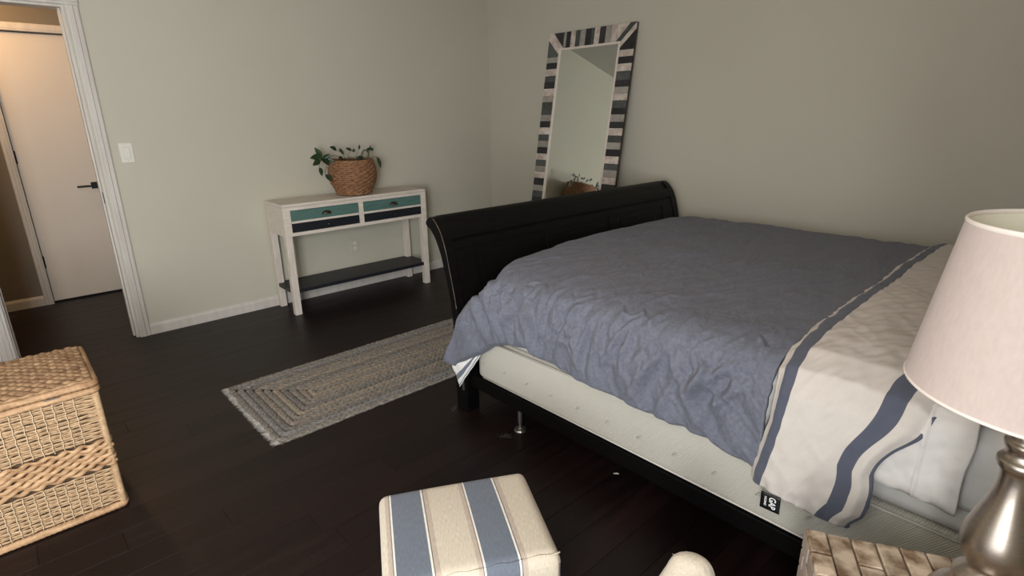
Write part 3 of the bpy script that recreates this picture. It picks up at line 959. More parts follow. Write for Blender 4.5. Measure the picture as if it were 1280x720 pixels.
# ------------------------------------------------------------------ wicker hamper
HX0, HX1, HY0, HY1 = -4.150, -3.578, -1.965, -1.545
ham = tag(empty('wicker_hamper', ((HX0 + HX1) / 2, (HY0 + HY1) / 2, 0)), 'lidded woven wicker hamper standing on floor at left edge', 'hamper')
hrnd = random.Random(11)
def bulge(z):
    return .010 * sin(pi * z / .5)
body = at(ham, 'inner_wall', MB().box(HX0 + .014, HX1 - .014, HY0 + .014, HY1 - .014, .012, .495), LINER)
def face_pt(face, s, z, out):
    """s along the face (0..W), out = distance outwards"""
    if face == 'front': return (HX0 + s, HY0 - out, z)
    if face == 'back': return (HX1 - s, HY1 + out, z)
    if face == 'right': return (HX1 + out, HY0 + s, z)
    return (HX0 - out, HY1 - s, z)
WX, WYy = HX1 - HX0, HY1 - HY0
fine, chunk, strg = MB(), MB(), MB()
for face, Wd in (('front', WX), ('right', WYy), ('back', WX), ('left', WYy)):
    det = face in ('front', 'right')
    for (z0, z1) in ((.030, .178), (.302, .486)):
        z = z0 + .005
        r_i = 0
        while z < z1 - .003:
            ns = int(Wd / (.012 if det else .03))
            pts, rad = [], []
            ph0 = (r_i % 2) * pi
            off = hrnd.uniform(-.0015, .0015)
            for i in range(ns + 1):
                s = Wd * i / ns
                o_ = -.002 + .0035 * sin(s * 2 * pi / .056 + ph0)
                pts.append(face_pt(face, s, z + off + .0032 * nz3(s * 28, z * 60, 1.7), o_))
                rad.append(.0043 + .0016 * nz3(s * 50, z * 90, 5) )
            fine.tube(pts, rad, 5, cap=True)
            z += .0080 + hrnd.uniform(-.0006, .0010)
            r_i += 1
        # light strings, slightly slanting
        for kx in range(int(Wd / .0285)):
            s = .018 + kx * .0285
            if s > Wd - .045:
                break
            zz = [z0 + (z1 - z0) * i / 16 for i in range(17)]
            strg.tube([face_pt(face, s + .0015 * sin(i * 1.9 + kx), q, .0062 + .0020 * sin(i * pi + kx)) for i, q in enumerate(zz)], .0013, 4)
    # thick plaited band
    rows_ = 8
    for r_i in range(rows_):
        z = .188 + (r_i + .5) * (.296 - .188) / rows_
        ns = int(Wd / .006) if det else int(Wd / .015)
        pts, rad = [], []
        for i in range(ns + 1):
            s = Wd * i / ns
            ph = s * 2 * pi / .052 + r_i * 2.4 + 1.6 * nz3(s * 9, r_i)
            b_ = .5 + .5 * cos(ph)
            pts.append(face_pt(face, s, z + .0045 * sin(ph) + .003 * nz3(s * 20, r_i * 7.), -.002 + .005 * b_))
            rad.append(.0052 + .0042 * b_ + .0016 * nz3(s * 60, r_i))
        chunk.tube(pts, rad, 7)
for m_, nm, mt in ((fine, 'fine_weave', FINEGRASS), (chunk, 'plaited_band', SEAGRASS), (strg, 'tie_strings', STRING)):
    o = at(ham, nm, m_, mt, smooth=True, fixn=False)
    o['kind'] = 'stuff'
def wrapped(pts, r, pitch=.016):
    """a roll wrapped in flat straw: fine rings along it"""
    out, rr = [], []
    P_ = [Vector(p) for p in pts]
    d_ = 0
    for i in range(len(P_) - 1):
        a, b = P_[i], P_[i + 1]
        l = (b - a).length
        n = max(2, int(l / .004))
        for k in range(n):
            out.append(tuple(a + (b - a) * k / n))
            rr.append(r * (1 + .11 * abs(sin(pi * (d_ + l * k / n) / pitch)) + .06 * nz3((d_ + l * k / n) * 60, r * 100)))
        d_ += l
    out.append(tuple(P_[-1]))
    rr.append(r)
    return out, rr
def roll_loop(name, z, r, grow, mt, par):
    m_ = MB()
    c_ = .012
    x0, x1, y0, y1 = HX0 - grow, HX1 + grow, HY0 - grow, HY1 + grow
    p, q = wrapped([(x0 + c_, y0, z), (x1 - c_, y0, z), (x1 - c_ * .3, y0 + c_ * .3, z), (x1, y0 + c_, z), (x1, y1 - c_, z), (x1 - c_, y1, z), (x0 + c_, y1, z), (x0, y1 - c_, z), (x0, y0 + c_, z), (x0 + c_, y0, z)], r)
    m_.tube(p, q, 8, cap=False)
    return at(ham, name, m_, mt, smooth=True)
roll_loop('bottom_rim', .014, .0125, .0, SEAGRASS, ham)
roll_loop('body_rim', .494, .0115, .002, SEAGRASS, ham)
br_ = MB()
for z in (.181, .299):
    for face, Wd in (('front', WX), ('right', WYy)):
        pass
# corner posts
for (cx_, cy_) in ((HX0 + .004, HY0 + .004), (HX1 - .004, HY0 + .004), (HX1 - .004, HY1 - .004), (HX0 + .004, HY1 - .004)):
    p, q = wrapped([(cx_, cy_, .026), (cx_, cy_, .484)], .0105, .011)
    at(ham, 'corner_post', MB().tube(p, q, 8), FINEGRASS, smooth=True)
lid = MB()
nrow = 22
for k in range(nrow):
    yy = HY0 + .012 + (WYy - .024) * k / (nrow - 1)
    pts, rad = [], []
    ns = int(WX / .0075)
    for i in range(ns + 1):
        s = i / ns
        ph = s * WX * 2 * pi / .040 + (k % 2) * pi + 1.0 * nz3(s * 6, k * 1.3)
        b_ = .5 + .5 * cos(ph)
        dome = .010 * (1 - (2 * s - 1) ** 4) * (1 - (2 * k / (nrow - 1) - 1) ** 4)
        pts.append((HX0 + .004 + s * (WX - .008), yy + .003 * sin(ph), .525 + dome + .004 * b_ + .0015 * nz3(s * 40, k)))
        rad.append(.0078 + .0040 * b_ + .001 * nz3(s * 70, k))
    lid.tube(pts, rad, 7)
lo = at(ham, 'lid', lid, SEAGRASS_TOP, smooth=True, fixn=False)
lo['kind'] = 'stuff'
at(ham, 'lid_board', MB().box(HX0 + .01, HX1 - .01, HY0 + .01, HY1 - .01, .508, .526), LINER)
roll_loop('lid_rim', .519, .0115, .002, SEAGRASS, ham)
at(ham, 'lid_clasp', MB().box(-3.722, -3.680, HY0 - .0165, HY0 - .0135, .5045, .5085), STEEL)

# ------------------------------------------------------------------ bed frame (sleigh footboard, rails, feet)
BX0, BX1 = -2.205, -.190
bed = tag(empty('bed_frame', ((BX0 + BX1) / 2, -3.3, 0)), 'black sleigh bed frame with panelled footboard and side rails on metal feet', 'bed')
inner = [(-2.292, .10), (-2.292, .40), (-2.280, .53), (-2.262, .62), (-2.242, .70), (-2.220, .79), (-2.190, .87), (-2.158, .915), (-2.130, .940), (-2.100, .948), (-2.078, .935)]
outer = [(-2.250, .10), (-2.250, .40), (-2.238, .53), (-2.220, .62), (-2.198, .70), (-2.172, .78), (-2.138, .845), (-2.104, .885), (-2.078, .898), (-2.066, .910), (-2.066, .924)]
def interp(pl, n):
    P_ = [Vector((a, b, 0)) for a, b in pl]
    out = []
    for i in range(len(P_) - 1):
        a, b = P_[i], P_[i + 1]
        pa, pb = P_[max(i - 1, 0)], P_[min(i + 2, len(P_) - 1)]
        for k in range(n):
            t = k / n
            v = 0.5 * ((2 * a) + (b - pa) * t + (2 * pa - 5 * a + 4 * b - pb) * t * t + (-pa + 3 * a - 3 * b + pb) * t ** 3)
            out.append((v.x, v.y))
    out.append((P_[-1].x, P_[-1].y))
    return out
ii, oo = interp(inner, 4), interp(outer, 4)
def slab(x0, x1, d_in, d_out=0.0, z0=0.0, z1=9.0):
    """footboard piece following the curve, its inner face sunk by d_in, outer by d_out, between heights"""
    A = [(y_ + d_in, z_) for y_, z_ in ii]
    B = [(y_ - d_out, z_) for y_, z_ in oo]
    ks = [i for i in range(len(A)) if z0 - 1e-6 <= A[i][1] <= z1 + 1e-6]
    A = [A[i] for i in ks]
    B = [B[i] for i in ks]
    poly = A + B[::-1]
    return MB().prism(poly, x0, x1, 'x')
def curved(x0, x1, d_in, d_out, z0, z1):
    """same but clipped exactly at z0,z1"""
    def yat(pl, z):
        for i in range(len(pl) - 1):
            if pl[i][1] <= z <= pl[i + 1][1]:
                t = (z - pl[i][1]) / (pl[i + 1][1] - pl[i][1] + 1e-9)
                return pl[i][0] + (pl[i + 1][0] - pl[i][0]) * t
        return pl[-1][0]
    zz = [z0 + (z1 - z0) * k / 14 for k in range(15)]
    top = min(z1, .90)
    A = [(yat(ii, z) + d_in, z) for z in zz]
    B = [(yat(oo, z) - d_out, z) for z in zz]
    return MB().prism(A + B[::-1], x0, x1, 'x')
fbd = at(bed, 'footboard', slab(BX0 + .05, BX1 - .05, .014, .006), BEDWOOD, smooth=False)
for a, b in ((BX0, BX0 + .052), (BX1 - .052, BX1)):
    at(bed, 'side_stile', slab(a, b, 0.0), BEDWOOD, bevel=.003)
# raised framework and panels on the bed side
def bar_h(z0, z1, x0=BX0 + .053, x1=BX1 - .053, d=.0):
    return curved(x0, x1, d, .03, z0, z1)
px_ = [(-2.030, -1.525), (-1.448, -.950), (-.872, -.370)]
obj('top_rail', bar_h(.850, .905), BEDWOOD, fbd, bevel=.002)
zt = .800
obj('panel_rail', bar_h(zt, .838, d=.007), BEDWOOD, fbd, bevel=.002)
obj('panel_rail', bar_h(.44, .50, d=.007), BEDWOOD, fbd, bevel=.002)
for a, b in ((BX0 + .053, px_[0][0]), (px_[0][1], px_[1][0]), (px_[1][1], px_[2][0]), (px_[2][1], BX1 - .053)):
    obj('panel_stile', curved(a, b, .007, .03, .50, zt), BEDWOOD, fbd, bevel=.002)
for a, b in px_:
    obj('panel', curved(a + .030, b - .030, .010, .03, .53, zt - .03), BEDWOOD, fbd, bevel=.003)
# worn line along the edge of the near stile
wl_ = MB()
wl_.tube([(BX0 + .0015, y_ + .0012, z_) for y_, z_ in ii if .52 < z_ < .945], .0015, 4)
obj('worn_edge', wl_, WORN, fbd)['label'] = 'worn brown line along the black edge'
# posts
for a, b in ((BX0, BX0 + .075), (BX1 - .075, BX1)):
    at(bed, 'post', MB().box(a + .001, b, -2.340, -2.2935, .092, .40).box(a + .001, b, -2.2925, -2.251, 0.0, .099).box(a + .001, b, -2.340, -2.2925, 0, .091), BEDWOOD, bevel=.004)
at(bed, 'bracket', MB().box(BX0 - .004, BX0 + .0005, -2.318, -2.306, .115, .235), STEEL)['label'] = 'narrow grey metal bolt plate'
# side rails
for a, b in ((-2.178, -2.150), (BX1 - .055, BX1 - .027)):
    at(bed, 'side_rail', MB().box(a, b, -4.44, -2.342, .135, .199), BEDWOOD, bevel=.002)
for yy in (-2.66, -3.35, -4.1):
    at(bed, 'cross_slat', MB().box(-2.149, BX1 - .056, yy - .03, yy + .03, .176, .198), BEDWOOD)
for xx in (-2.135, -1.18, -.26):
    for yy in (-2.640, -4.1):
        ft = at(bed, 'metal_foot', MB().lathe([(0, .175), (.011, .175), (.011, .05), (.008, .045), (.008, .022), (.013, .022), (.013, .016), (.026, .013), (.029, .007), (.027, .0), (0, .0)], xx, yy, 20), STEEL, smooth=False)
# headboard, behind and beside the photographer's view
hi = [(-(4.46) - (y_ + 2.27) * -1 * -1 * -1 if False else -4.46 - (y_ + 2.271), z_ * 1.32) for y_, z_ in ii]
ho = [(-4.46 - (y_ + 2.271), z_ * 1.32) for y_, z_ in oo]
hi = [(max(-4.62, a), b) for a, b in hi]; ho = [(max(-4.628, a - .0), b) for a, b in ho]
hbpoly = [(-4.455, 0.0), (-4.455, 1.16), (-4.47, 1.25), (-4.52, 1.31), (-4.58, 1.32), (-4.60, 1.29), (-4.58, 1.27), (-4.53, 1.25), (-4.50, 1.16), (-4.495, 0.0)]
at(bed, 'headboard', MB().prism(hbpoly, BX0, BX1, 'x'), BEDWOOD, bevel=.003)

# ------------------------------------------------------------------ box spring, mattress
def rbox(x0, x1, y0, y1, z0, z1, r=.03, n=4, corner_r=.05, dz=None):
    """box with rounded vertical corners and rounded horizontal edges"""
    ring = []
    def outline(ins):
        pts = []
        cr_ = corner_r
        for (cx_, cy_, a0) in ((x1 - cr_, y1 - cr_, 0), (x0 + cr_, y1 - cr_, 90), (x0 + cr_, y0 + cr_, 180), (x1 - cr_, y0 + cr_, 270)):
            for k in range(6):
                a = radians(a0 + 90 * k / 5)
                pts.append((cx_ + (cr_ - ins) * cos(a), cy_ + (cr_ - ins) * sin(a)))
        # subdivide the long sides
        out = []
        for i in range(len(pts)):
            p, q = pts[i], pts[(i + 1) % len(pts)]
            l = math.hypot(q[0] - p[0], q[1] - p[1])
            m_ = max(1, int(l / .05))
            for k in range(m_):
                out.append((p[0] + (q[0] - p[0]) * k / m_, p[1] + (q[1] - p[1]) * k / m_))
        return out
    base = outline(0)
    cnt = len(base)
    prof = []
    for k in range(n + 1):
        a = pi / 2 * k / n
        prof.append((r * (1 - sin(a)), z0 + r * (1 - cos(a))))
    for k in range(n + 1):
        a = pi / 2 * k / n
        prof.append((r * (1 - cos(a)), z1 - r * (1 - sin(a))))
    m_ = MB()
    cxm, cym = (x0 + x1) / 2, (y0 + y1) / 2
    grid_ = []
    for ins, z in prof:
        row_ = []
        for (a, b) in base:
            # inset towards the centre per side
            dx = (1 if a > x1 - corner_r - 1e-6 else -1 if a < x0 + corner_r + 1e-6 else 0)
            dy = (1 if b > y1 - corner_r - 1e-6 else -1 if b < y0 + corner_r + 1e-6 else 0)
            if dx and dy:
                ccx = x1 - corner_r if dx > 0 else x0 + corner_r
                ccy = y1 - corner_r if dy > 0 else y0 + corner_r
                l = math.hypot(a - ccx, b - ccy) or 1
                ox, oy = (a - ccx) / l, (b - ccy) / l
            else:
                ox, oy = dx, dy
            row_.append((a - ox * ins, b - oy * ins, z))
        grid_.append(row_)
    m_.grid(grid_, closed_v=True)
    c0 = len(m_.v)
    m_.f.append(tuple(range(cnt))[::-1])
    m_.f.append(tuple((len(prof) - 1) * cnt + k for k in range(cnt)))
    return m_
bs = tag(empty('box_spring', (-1.18, -3.38, .2)), 'cream quilted box spring with diagonal ribs on the black rails', 'box spring')
at(bs, 'cover', rbox(-2.168, -.222, -4.41, -2.362, .2005, .418, .022, 4, .05), TICK, smooth=True)
pip = MB()
for z in (.412,):
    pip.tube([(-2.171, -4.38, z), (-2.171, -2.42, z)], .0042, 6)
    pip.tube([(-2.166, -4.38, .208), (-2.166, -2.42, .208)], .0035, 6)
at(bs, 'piping', pip, PIPING, smooth=True)
tf = MB()
tf.tube([(-.004, -.008, .007), (-.006, 0, 0), (-.004, .009, -.008)], [.001, .0045, .001], 6)
tfo = None
for k in range(14):
    yy = -2.430 - .1455 * k
    if tfo is None:
        tfo = obj('tuft', tf, TUFT, bs, smooth=True)
        tfm = tfo.data
    else:
        tfo = obj('tuft', tfm, None, bs)
    tfo.location = (-2.167 + 1.18, yy + 3.38, .287 - .2)
mt_ = tag(obj('mattress', rbox(-2.176, -.215, -4.41, -2.430, .4215, .698, .045, 5, .13), MATTR, smooth=True),
          'pale grey mattress between the box spring and the blue duvet', 'mattress')
# fitted sheet on the head end of the mattress (hangs as a skin over the mattress side)
def strip_surface(fn, nu, nv, uvfn=None):
    g_ = [[fn(i / nu, j / nv) for j in range(nv + 1)] for i in range(nu + 1)]
    m_ = MB().grid(g_)
    if uvfn:
        m_.uv = [uvfn(i / nu, j / nv) for i in range(nu + 1) for j in range(nv + 1)]
    return m_
def poly_at(P_, t):
    """point at fraction t of a polyline (list of (x,z)), by length, Catmull smoothed"""
    Ls = [0]
    for i in range(len(P_) - 1):
        Ls.append(Ls[-1] + math.hypot(P_[i + 1][0] - P_[i][0], P_[i + 1][1] - P_[i][1]))
    d_ = t * Ls[-1]
    for i in range(len(P_) - 1):
        if d_ <= Ls[i + 1] + 1e-9:
            k = (d_ - Ls[i]) / (Ls[i + 1] - Ls[i] + 1e-12)
            return (P_[i][0] + (P_[i + 1][0] - P_[i][0]) * k, P_[i][1] + (P_[i + 1][1] - P_[i][1]) * k, Ls[-1])
    return (*P_[-1], Ls[-1])
fs_prof = interp([(-2.183, .505), (-2.186, .56), (-2.186, .62), (-2.182, .67), (-2.160, .700), (-2.10, .712), (-1.6, .716), (-1.0, .716), (-.4, .712), (-.245, .702), (-.213, .67), (-.208, .60), (-.206, .52)], 5)
def fitted(u, v):
    yy = -3.80 - u * .615
    x, z, L_ = poly_at(fs_prof, v)
    w = sm((v * L_) / .05)
    side = 1 - sm((v * L_ - .12) / .1)
    o_ = (.007 * nz3(yy * 3, z * 38) + .003 * nz3(yy * 9, z * 70)) * side + .004 * nz3(yy * 6, x * 6) * (1 - side)
    return (x - abs(o_) * side, yy, z + .003 + abs(o_) * (1 - side))
tag(obj('fitted_sheet', strip_surface(fitted, 60, 150), SATIN, smooth=True, solid=.0025),
    'smooth white fitted sheet over the mattress at the pillow end', 'sheet')
# flat sheet: hangs over the near side between the folded duvet and the lamp
ts_prof = interp([(-2.202, .505), (-2.204, .56), (-2.203, .63), (-2.196, .69), (-2.170, .722), (-2.10, .734), (-1.6, .738), (-1.0, .738), (-.4, .734), (-.25, .722), (-.214, .69), (-.208, .60)], 5)
SV0, SV1 = -3.86, -4.192
def flat(u, v):
    x, z, L_ = poly_at(ts_prof, v)
    s_ = v * L_
    side = 1 - sm((s_ - .16) / .1)
    yy = SV0 + u * (SV1 - SV0) + side * .010 * nz3(s_ * 9, 3.3)
    w = .0105 * nz3(yy * 13 + s_ * 10, s_ * 7, 2) + .006 * abs(nz3(yy * 21 - s_ * 17, s_ * 15, 4)) + .0045 * nz3(yy * 30 - s_ * 26, s_ * 18, 6) + .0035 * abs(nz3(yy * 40 + s_ * 30, s_ * 12, 9))
    w += .006 * abs(nz3(yy * 34 - s_ * 40, s_ * 30 + yy * 9, 21)) - .009 * abs(nz3(yy * 16 + s_ * 26, s_ * 6, 22))
    w += .006 * exp(-((yy + 4.105) / .003) ** 2) + .0035 * exp(-((s_ - .020) / .003) ** 2)
    zz = z + (1 - sm(s_ / .15)) * (-.018 * (u - .5))
    return (x - .006 - w * side, yy, zz + .004 + (abs(w) + .001) * (1 - side))
tag(obj('flat_sheet', strip_surface(flat, 90, 240), SHEET, smooth=True, solid=.002),
    'creased white flat sheet hanging beside the folded duvet, behind lamp', 'sheet')

# ------------------------------------------------------------------ duvet
Y_FOLD = -3.745
rd = random.Random(21)
HX = -2.232
def hem_z(y):
    """height of the near hem along the bed"""
    pts = [(-3.76, .385), (-3.70, .392), (-3.60, .408), (-3.45, .418), (-3.25, .422), (-3.05, .432), (-2.90, .448), (-2.78, .466), (-2.66, .462), (-2.55, .420), (-2.47, .360), (-2.36, .292), (-2.28, .235), (-2.2, .25)]
    for i in range(len(pts) - 1):
        if pts[i][0] <= y <= pts[i + 1][0]:
            t = (y - pts[i][0]) / (pts[i + 1][0] - pts[i][0])
            return pts[i][1] + (pts[i + 1][1] - pts[i][1]) * t
    return pts[0][1] if y < pts[0][0] else pts[-1][1]
# folds: list of (s0, y0, s1, y1, curve, width, height); s = distance from the top edge going down the side (negative = on the top)
folds = []
for k in range(30):                      # hanging folds of the side
    y0 = -2.40 - 1.30 * k / 29 + rd.uniform(-.02, .02)
    fan = (y0 + 2.95) * .30               # fan out to both sides
    s0 = rd.uniform(-.10, .06)
    s1 = s0 + rd.uniform(.16, .40)
    folds.append((s0, y0, s1, y0 - fan * rd.uniform(.4, 1.3) + rd.uniform(-.05, .05), rd.uniform(-.03, .03), rd.uniform(.011, .020), rd.uniform(.012, .024)))
for k in range(80):                      # small creases at the bend
    y0 = rd.uniform(-3.7, -2.45)
    s0 = rd.uniform(-.16, .10)
    ln = rd.uniform(.06, .16)
    folds.append((s0, y0, s0 + ln, y0 + rd.uniform(-.10, .10), rd.uniform(-.02, .02), rd.uniform(.006, .010), rd.uniform(.005, .011)))
for k in range(75):                      # long shallow creases over the top
    y0 = rd.uniform(-3.5, -2.5)
    s0 = rd.uniform(-1.2, -.05)
    a_ = rd.uniform(-.9, .35)
    ln = rd.uniform(.15, .55)
    folds.append((s0, y0, s0 - ln * cos(a_), y0 + ln * sin(a_) * .6, rd.uniform(-.05, .05), rd.uniform(.007, .013), rd.uniform(.004, .009)))
F = np.array(folds)
def fold_field(s, y):
    """s,y arrays -> displacement"""
    out = np.zeros_like(s)
    for (s0, y0, s1, y1, cv, w, h) in folds:
        dx, dy = s1 - s0, y1 - y0
        L2 = dx * dx + dy * dy
        L_ = sqrt(L2)
        t = ((s - s0) * dx + (y - y0) * dy) / L2
        tc = np.clip(t, 0, 1)
        d_ = ((s - s0) * dy - (y - y0) * dx) / L_ + cv * 4 * tc * (1 - tc)
        env = np.exp(-((t - .5) / .38) ** 4)
        ww = w * (0.8 + .8 * tc)
        out += h * env * (np.exp(-(d_ / ww) ** 2) - .55 * np.exp(-((d_ - 1.9 * ww) / (1.3 * ww)) ** 2))
    return out
TOPZ = .765
NU, NV = 300, 330
def smooth01(a):
    a = np.clip(a, 0, 1)
    return a * a * (3 - 2 * a)
def duvet_section(y):
    """cross-section polyline hem -> near edge -> top -> far side at station y; returns (x,z) list"""
    hz = hem_z(y)
    flare = .028 * sm((y + 2.60) / .35)
    hx = HX - flare
    near = [(hx + .006, hz), (hx - .004, hz + .035), (hx - .006, hz + (.62 - hz) * .5), (hx + .000, .60), (-2.214 - flare * .6, .672), (-2.172 - flare * .2, .728), (-2.10, .755), (-1.98, TOPZ)]
    far = [(-1.5, TOPZ + .008), (-1.1, TOPZ + .010), (-.7, TOPZ + .004), (-.40, TOPZ - .004), (-.27, .742), (-.205, .70), (-.185, .62), (-.180, .50), (-.178, .42)]
    return interp(near + far, 4)
ss, yy_, X_, Z_ = [np.zeros((NU + 1, NV + 1)) for _ in range(4)]
UV = np.zeros((NU + 1, NV + 1, 2))
def foot_y(s, x):
    """y of the foot boundary as a function of x for the top, for side by depth"""
    return 0
# non-uniform v sampling: dense on side and near edge
SIDE = .36
for i in range(NU + 1):
    a = i / NU
    y_st = -2.20 - a * (abs(Y_FOLD) - 2.20)
    # station rows run along y; boundary trimmed by remap below
    sec = None
    for j in range(NV + 1):
        pass
rows_v = np.concatenate([np.linspace(0, .62, 190, endpoint=False), np.linspace(.62, 2.9, 141)])
rows_v = rows_v[:NV + 1]
def sec_arr(y):
    P_ = np.array(duvet_section(y))
    d_ = np.r_[0, np.cumsum(np.hypot(*(P_[1:] - P_[:-1]).T))]
    # arc position of the top edge (where x crosses -2.19)
    k = np.argmax(P_[:, 1] > .70)
    return P_, d_, d_[k]
for i in range(NU + 1):
    a = i / NU
    # first pass with a nominal y to get x,z; the foot boundary depends on z/x
    y_nom = -2.30 - a * (abs(Y_FOLD) - 2.30)
    P_, d_, de = sec_arr(y_nom)
    tt = rows_v / rows_v[-1] * d_[-1]
    x = np.interp(tt, d_, P_[:, 0])
    z = np.interp(tt, d_, P_[:, 1])
    # foot boundary: on top it tucks along the footboard; on the side it hangs past the post
    side = smooth01((.76 - z) / .03) * (x < -1.9)
    yb_top = np.interp(x, [-2.2, -2.12, -2.0, -1.85, -1.6, -1.4, -.2], [-2.455, -2.435, -2.385, -2.345, -2.315, -2.308, -2.308])
    yb_side = np.interp(z, [.12, .17, .25, .35, .50, .62, .70, .76], [-2.30, -2.26, -2.222, -2.262, -2.345, -2.40, -2.44, -2.455])
    wt = smooth01((x + 2.21) / .10)
    yb = yb_side * (1 - wt) + yb_top * wt
    y = yb + (Y_FOLD - yb) * a
    X_[i], Z_[i], yy_[i] = x, z, y
    ss[i] = de - tt
# keep the hem height tied to true y
for i in range(NU + 1):
    for j in range(0, NV + 1):
        if Z_[i, j] < .66 and X_[i, j] < -2:
            hz0 = hem_z(-2.30 - (i / NU) * (abs(Y_FOLD) - 2.30))
            hz1 = hem_z(min(-2.2, yy_[i, j]))
            k = (.66 - Z_[i, j]) / (.66 - hz0)
            Z_[i, j] = .66 - k * (.66 - hz1)
disp = fold_field(ss, yy_)
nsm = np.zeros_like(ss)
for i in range(NU + 1):
    for j in range(NV + 1):
        s, y = ss[i, j], yy_[i, j]
        nsm[i, j] = .010 * nz3(s * 4, y * 4, 1) + .0045 * nz3(s * 11 + y * 5, y * 11, 2) + .0022 * nz3(s * 26, y * 26, 3)
sidew = smooth01((ss + .05) / .12)
rdg = np.zeros_like(ss)
for i in range(NU + 1):
    for j in range(NV + 1):
        s, y, w_ = ss[i, j], yy_[i, j], sidew[i, j]
        sh_ = (y + 2.95) * s * 1.1
        q = 0.0
        if w_ > 0:
            q += w_ * (-.036 * abs(nz3((y - sh_) * 10, s * 1.1, 11)) - .017 * abs(nz3((y - sh_) * 24 + s * 4, s * 2.6, 12)) - .0055 * abs(nz3((y + s * .5) * 44, s * 9, 13)))
        if w_ < 1:
            q += (1 - w_) * (-.011 * abs(nz3(y * 7 + s * 1.6, s * 2.4, 14)) - .007 * abs(nz3(y * 15 - s * 4, s * 4.5, 15)) - .0035 * abs(nz3(y * 34 + s * 10, s * 12, 16)))
        rdg[i, j] = q
farw = smooth01((X_ + .35) / .1)
disp = disp * (.55 + .45 * sidew) * (1 - .7 * farw) + rdg * (1 - .5 * farw) + nsm * (.65 + .35 * sidew) + .010 * sidew * np.sin(yy_ * 44 + 2.0 * np.sin(yy_ * 9) + ss * 3) * np.clip(ss / .3, 0, 1)
# roll down at the foot of the top
yb_t = np.interp(X_, [-2.2, -2.12, -2.0, -1.85, -1.6, -1.4, -.2], [-2.455, -2.435, -2.385, -2.345, -2.315, -2.308, -2.308])
dist = (yb_t - yy_)
toproll = smooth01((X_ + 2.215) / .12) * np.clip(1 - dist / .10, 0, 1)
Zr = -.085 * toproll ** 2.2
# round the corner of the quilt at the foot: the upper side turns in towards the footboard
yb_s = np.interp(Z_, [.12, .17, .25, .35, .50, .62, .70, .76], [-2.30, -2.26, -2.222, -2.262, -2.345, -2.40, -2.44, -2.455])
ds = np.clip(1 - (yb_s - yy_) / .13, 0, 1)
kk = ds ** 2.0 * smooth01((Z_ - .42) / .26) * (X_ < -2.0) * smooth01((-2.08 - X_) / .10)
X_ = X_ + .050 * kk
Zr = Zr - .050 * kk * smooth01((Z_ - .6) / .12)
# normals of the section
PP = np.stack([X_, yy_, Z_ + Zr], -1)
du = np.gradient(PP, axis=0)
dv = np.gradient(PP, axis=1)
nn = np.cross(dv, du)
nn /= np.linalg.norm(nn, axis=-1, keepdims=True) + 1e-9
# orient outwards (up / towards -x)
ref = np.stack([np.where(X_ < -1.2, -1.0, 1.0), np.zeros_like(X_), np.full_like(X_, .8)], -1)
sg = np.sign((nn * ref).sum(-1, keepdims=True))
nn *= sg
# fade displacement near the fold so the flap lies on it
fade = smooth01((yy_ - Y_FOLD + .03) / .10) * .9 + .1
hemk = np.where((X_ < -2.1) & (Z_ < .66), smooth01((ss.max(axis=1, keepdims=True) - ss) / .16), 1.0)
PP = PP + nn * (disp * fade)[..., None] * np.stack([.55 + .45 * hemk, hemk, hemk], -1)
# keep clear of box spring and mattress on the near side
sidem = (X_ < -2.1) & (Z_ < .70)
PP[..., 0] = np.where(sidem, np.minimum(PP[..., 0], -2.198), PP[..., 0])
# puffy hem: draw the last rows inward
lo_ = np.clip(1 - (rows_v / .028), 0, 1)[None, :]
PP[..., 0] += .022 * lo_ ** 2
dm = MB().grid([[tuple(PP[i, j]) for j in range(NV + 1)] for i in range(NU + 1)])
dm.uv = [(ss[i, j], yy_[i, j]) for i in range(NU + 1) for j in range(NV + 1)]
duv = tag(empty('duvet', (-1.2, -3.0, .76)), 'rumpled blue grey duvet spread over bed with striped lining turned back', 'duvet')
cov = at(duv, 'cover', dm, DUVET, smooth=True, solid=.012)
# corner of the lining showing under the hem by the bed post
LS = stripe_mat('duvet_corner_lining', [(0, 0, (0.80, 0.78, 0.75)), (.022, .050, (0.16, 0.18, 0.24)), (.078, .086, (0.16, 0.18, 0.24))], base_noise=.03)
def corner_patch(u, v):
    # hangs under the hem between the tip and the post: a loose fold of lining tapering towards the post
    y = -2.262 - u * .205
    ztop = .262 + u * .150
    w = .125 * (1 - u) ** .7 + .012 * (1 - u)
    z = ztop - w * v
    yy = y - .030 * v * (1 - u * .5) + .006 * sin(7 * v + 3 * u)
    x = HX + .002 + .010 * u + .020 * v * v + .007 * nz3(u * 6, v * 3)
    return (x, yy, z)
at(duv, 'corner_lining', strip_surface(corner_patch, 24, 14, lambda u, v: (-.055 + v * .150, u * .2)), LS, smooth=True, solid=.004)['label'] = 'white striped lining showing at the corner'
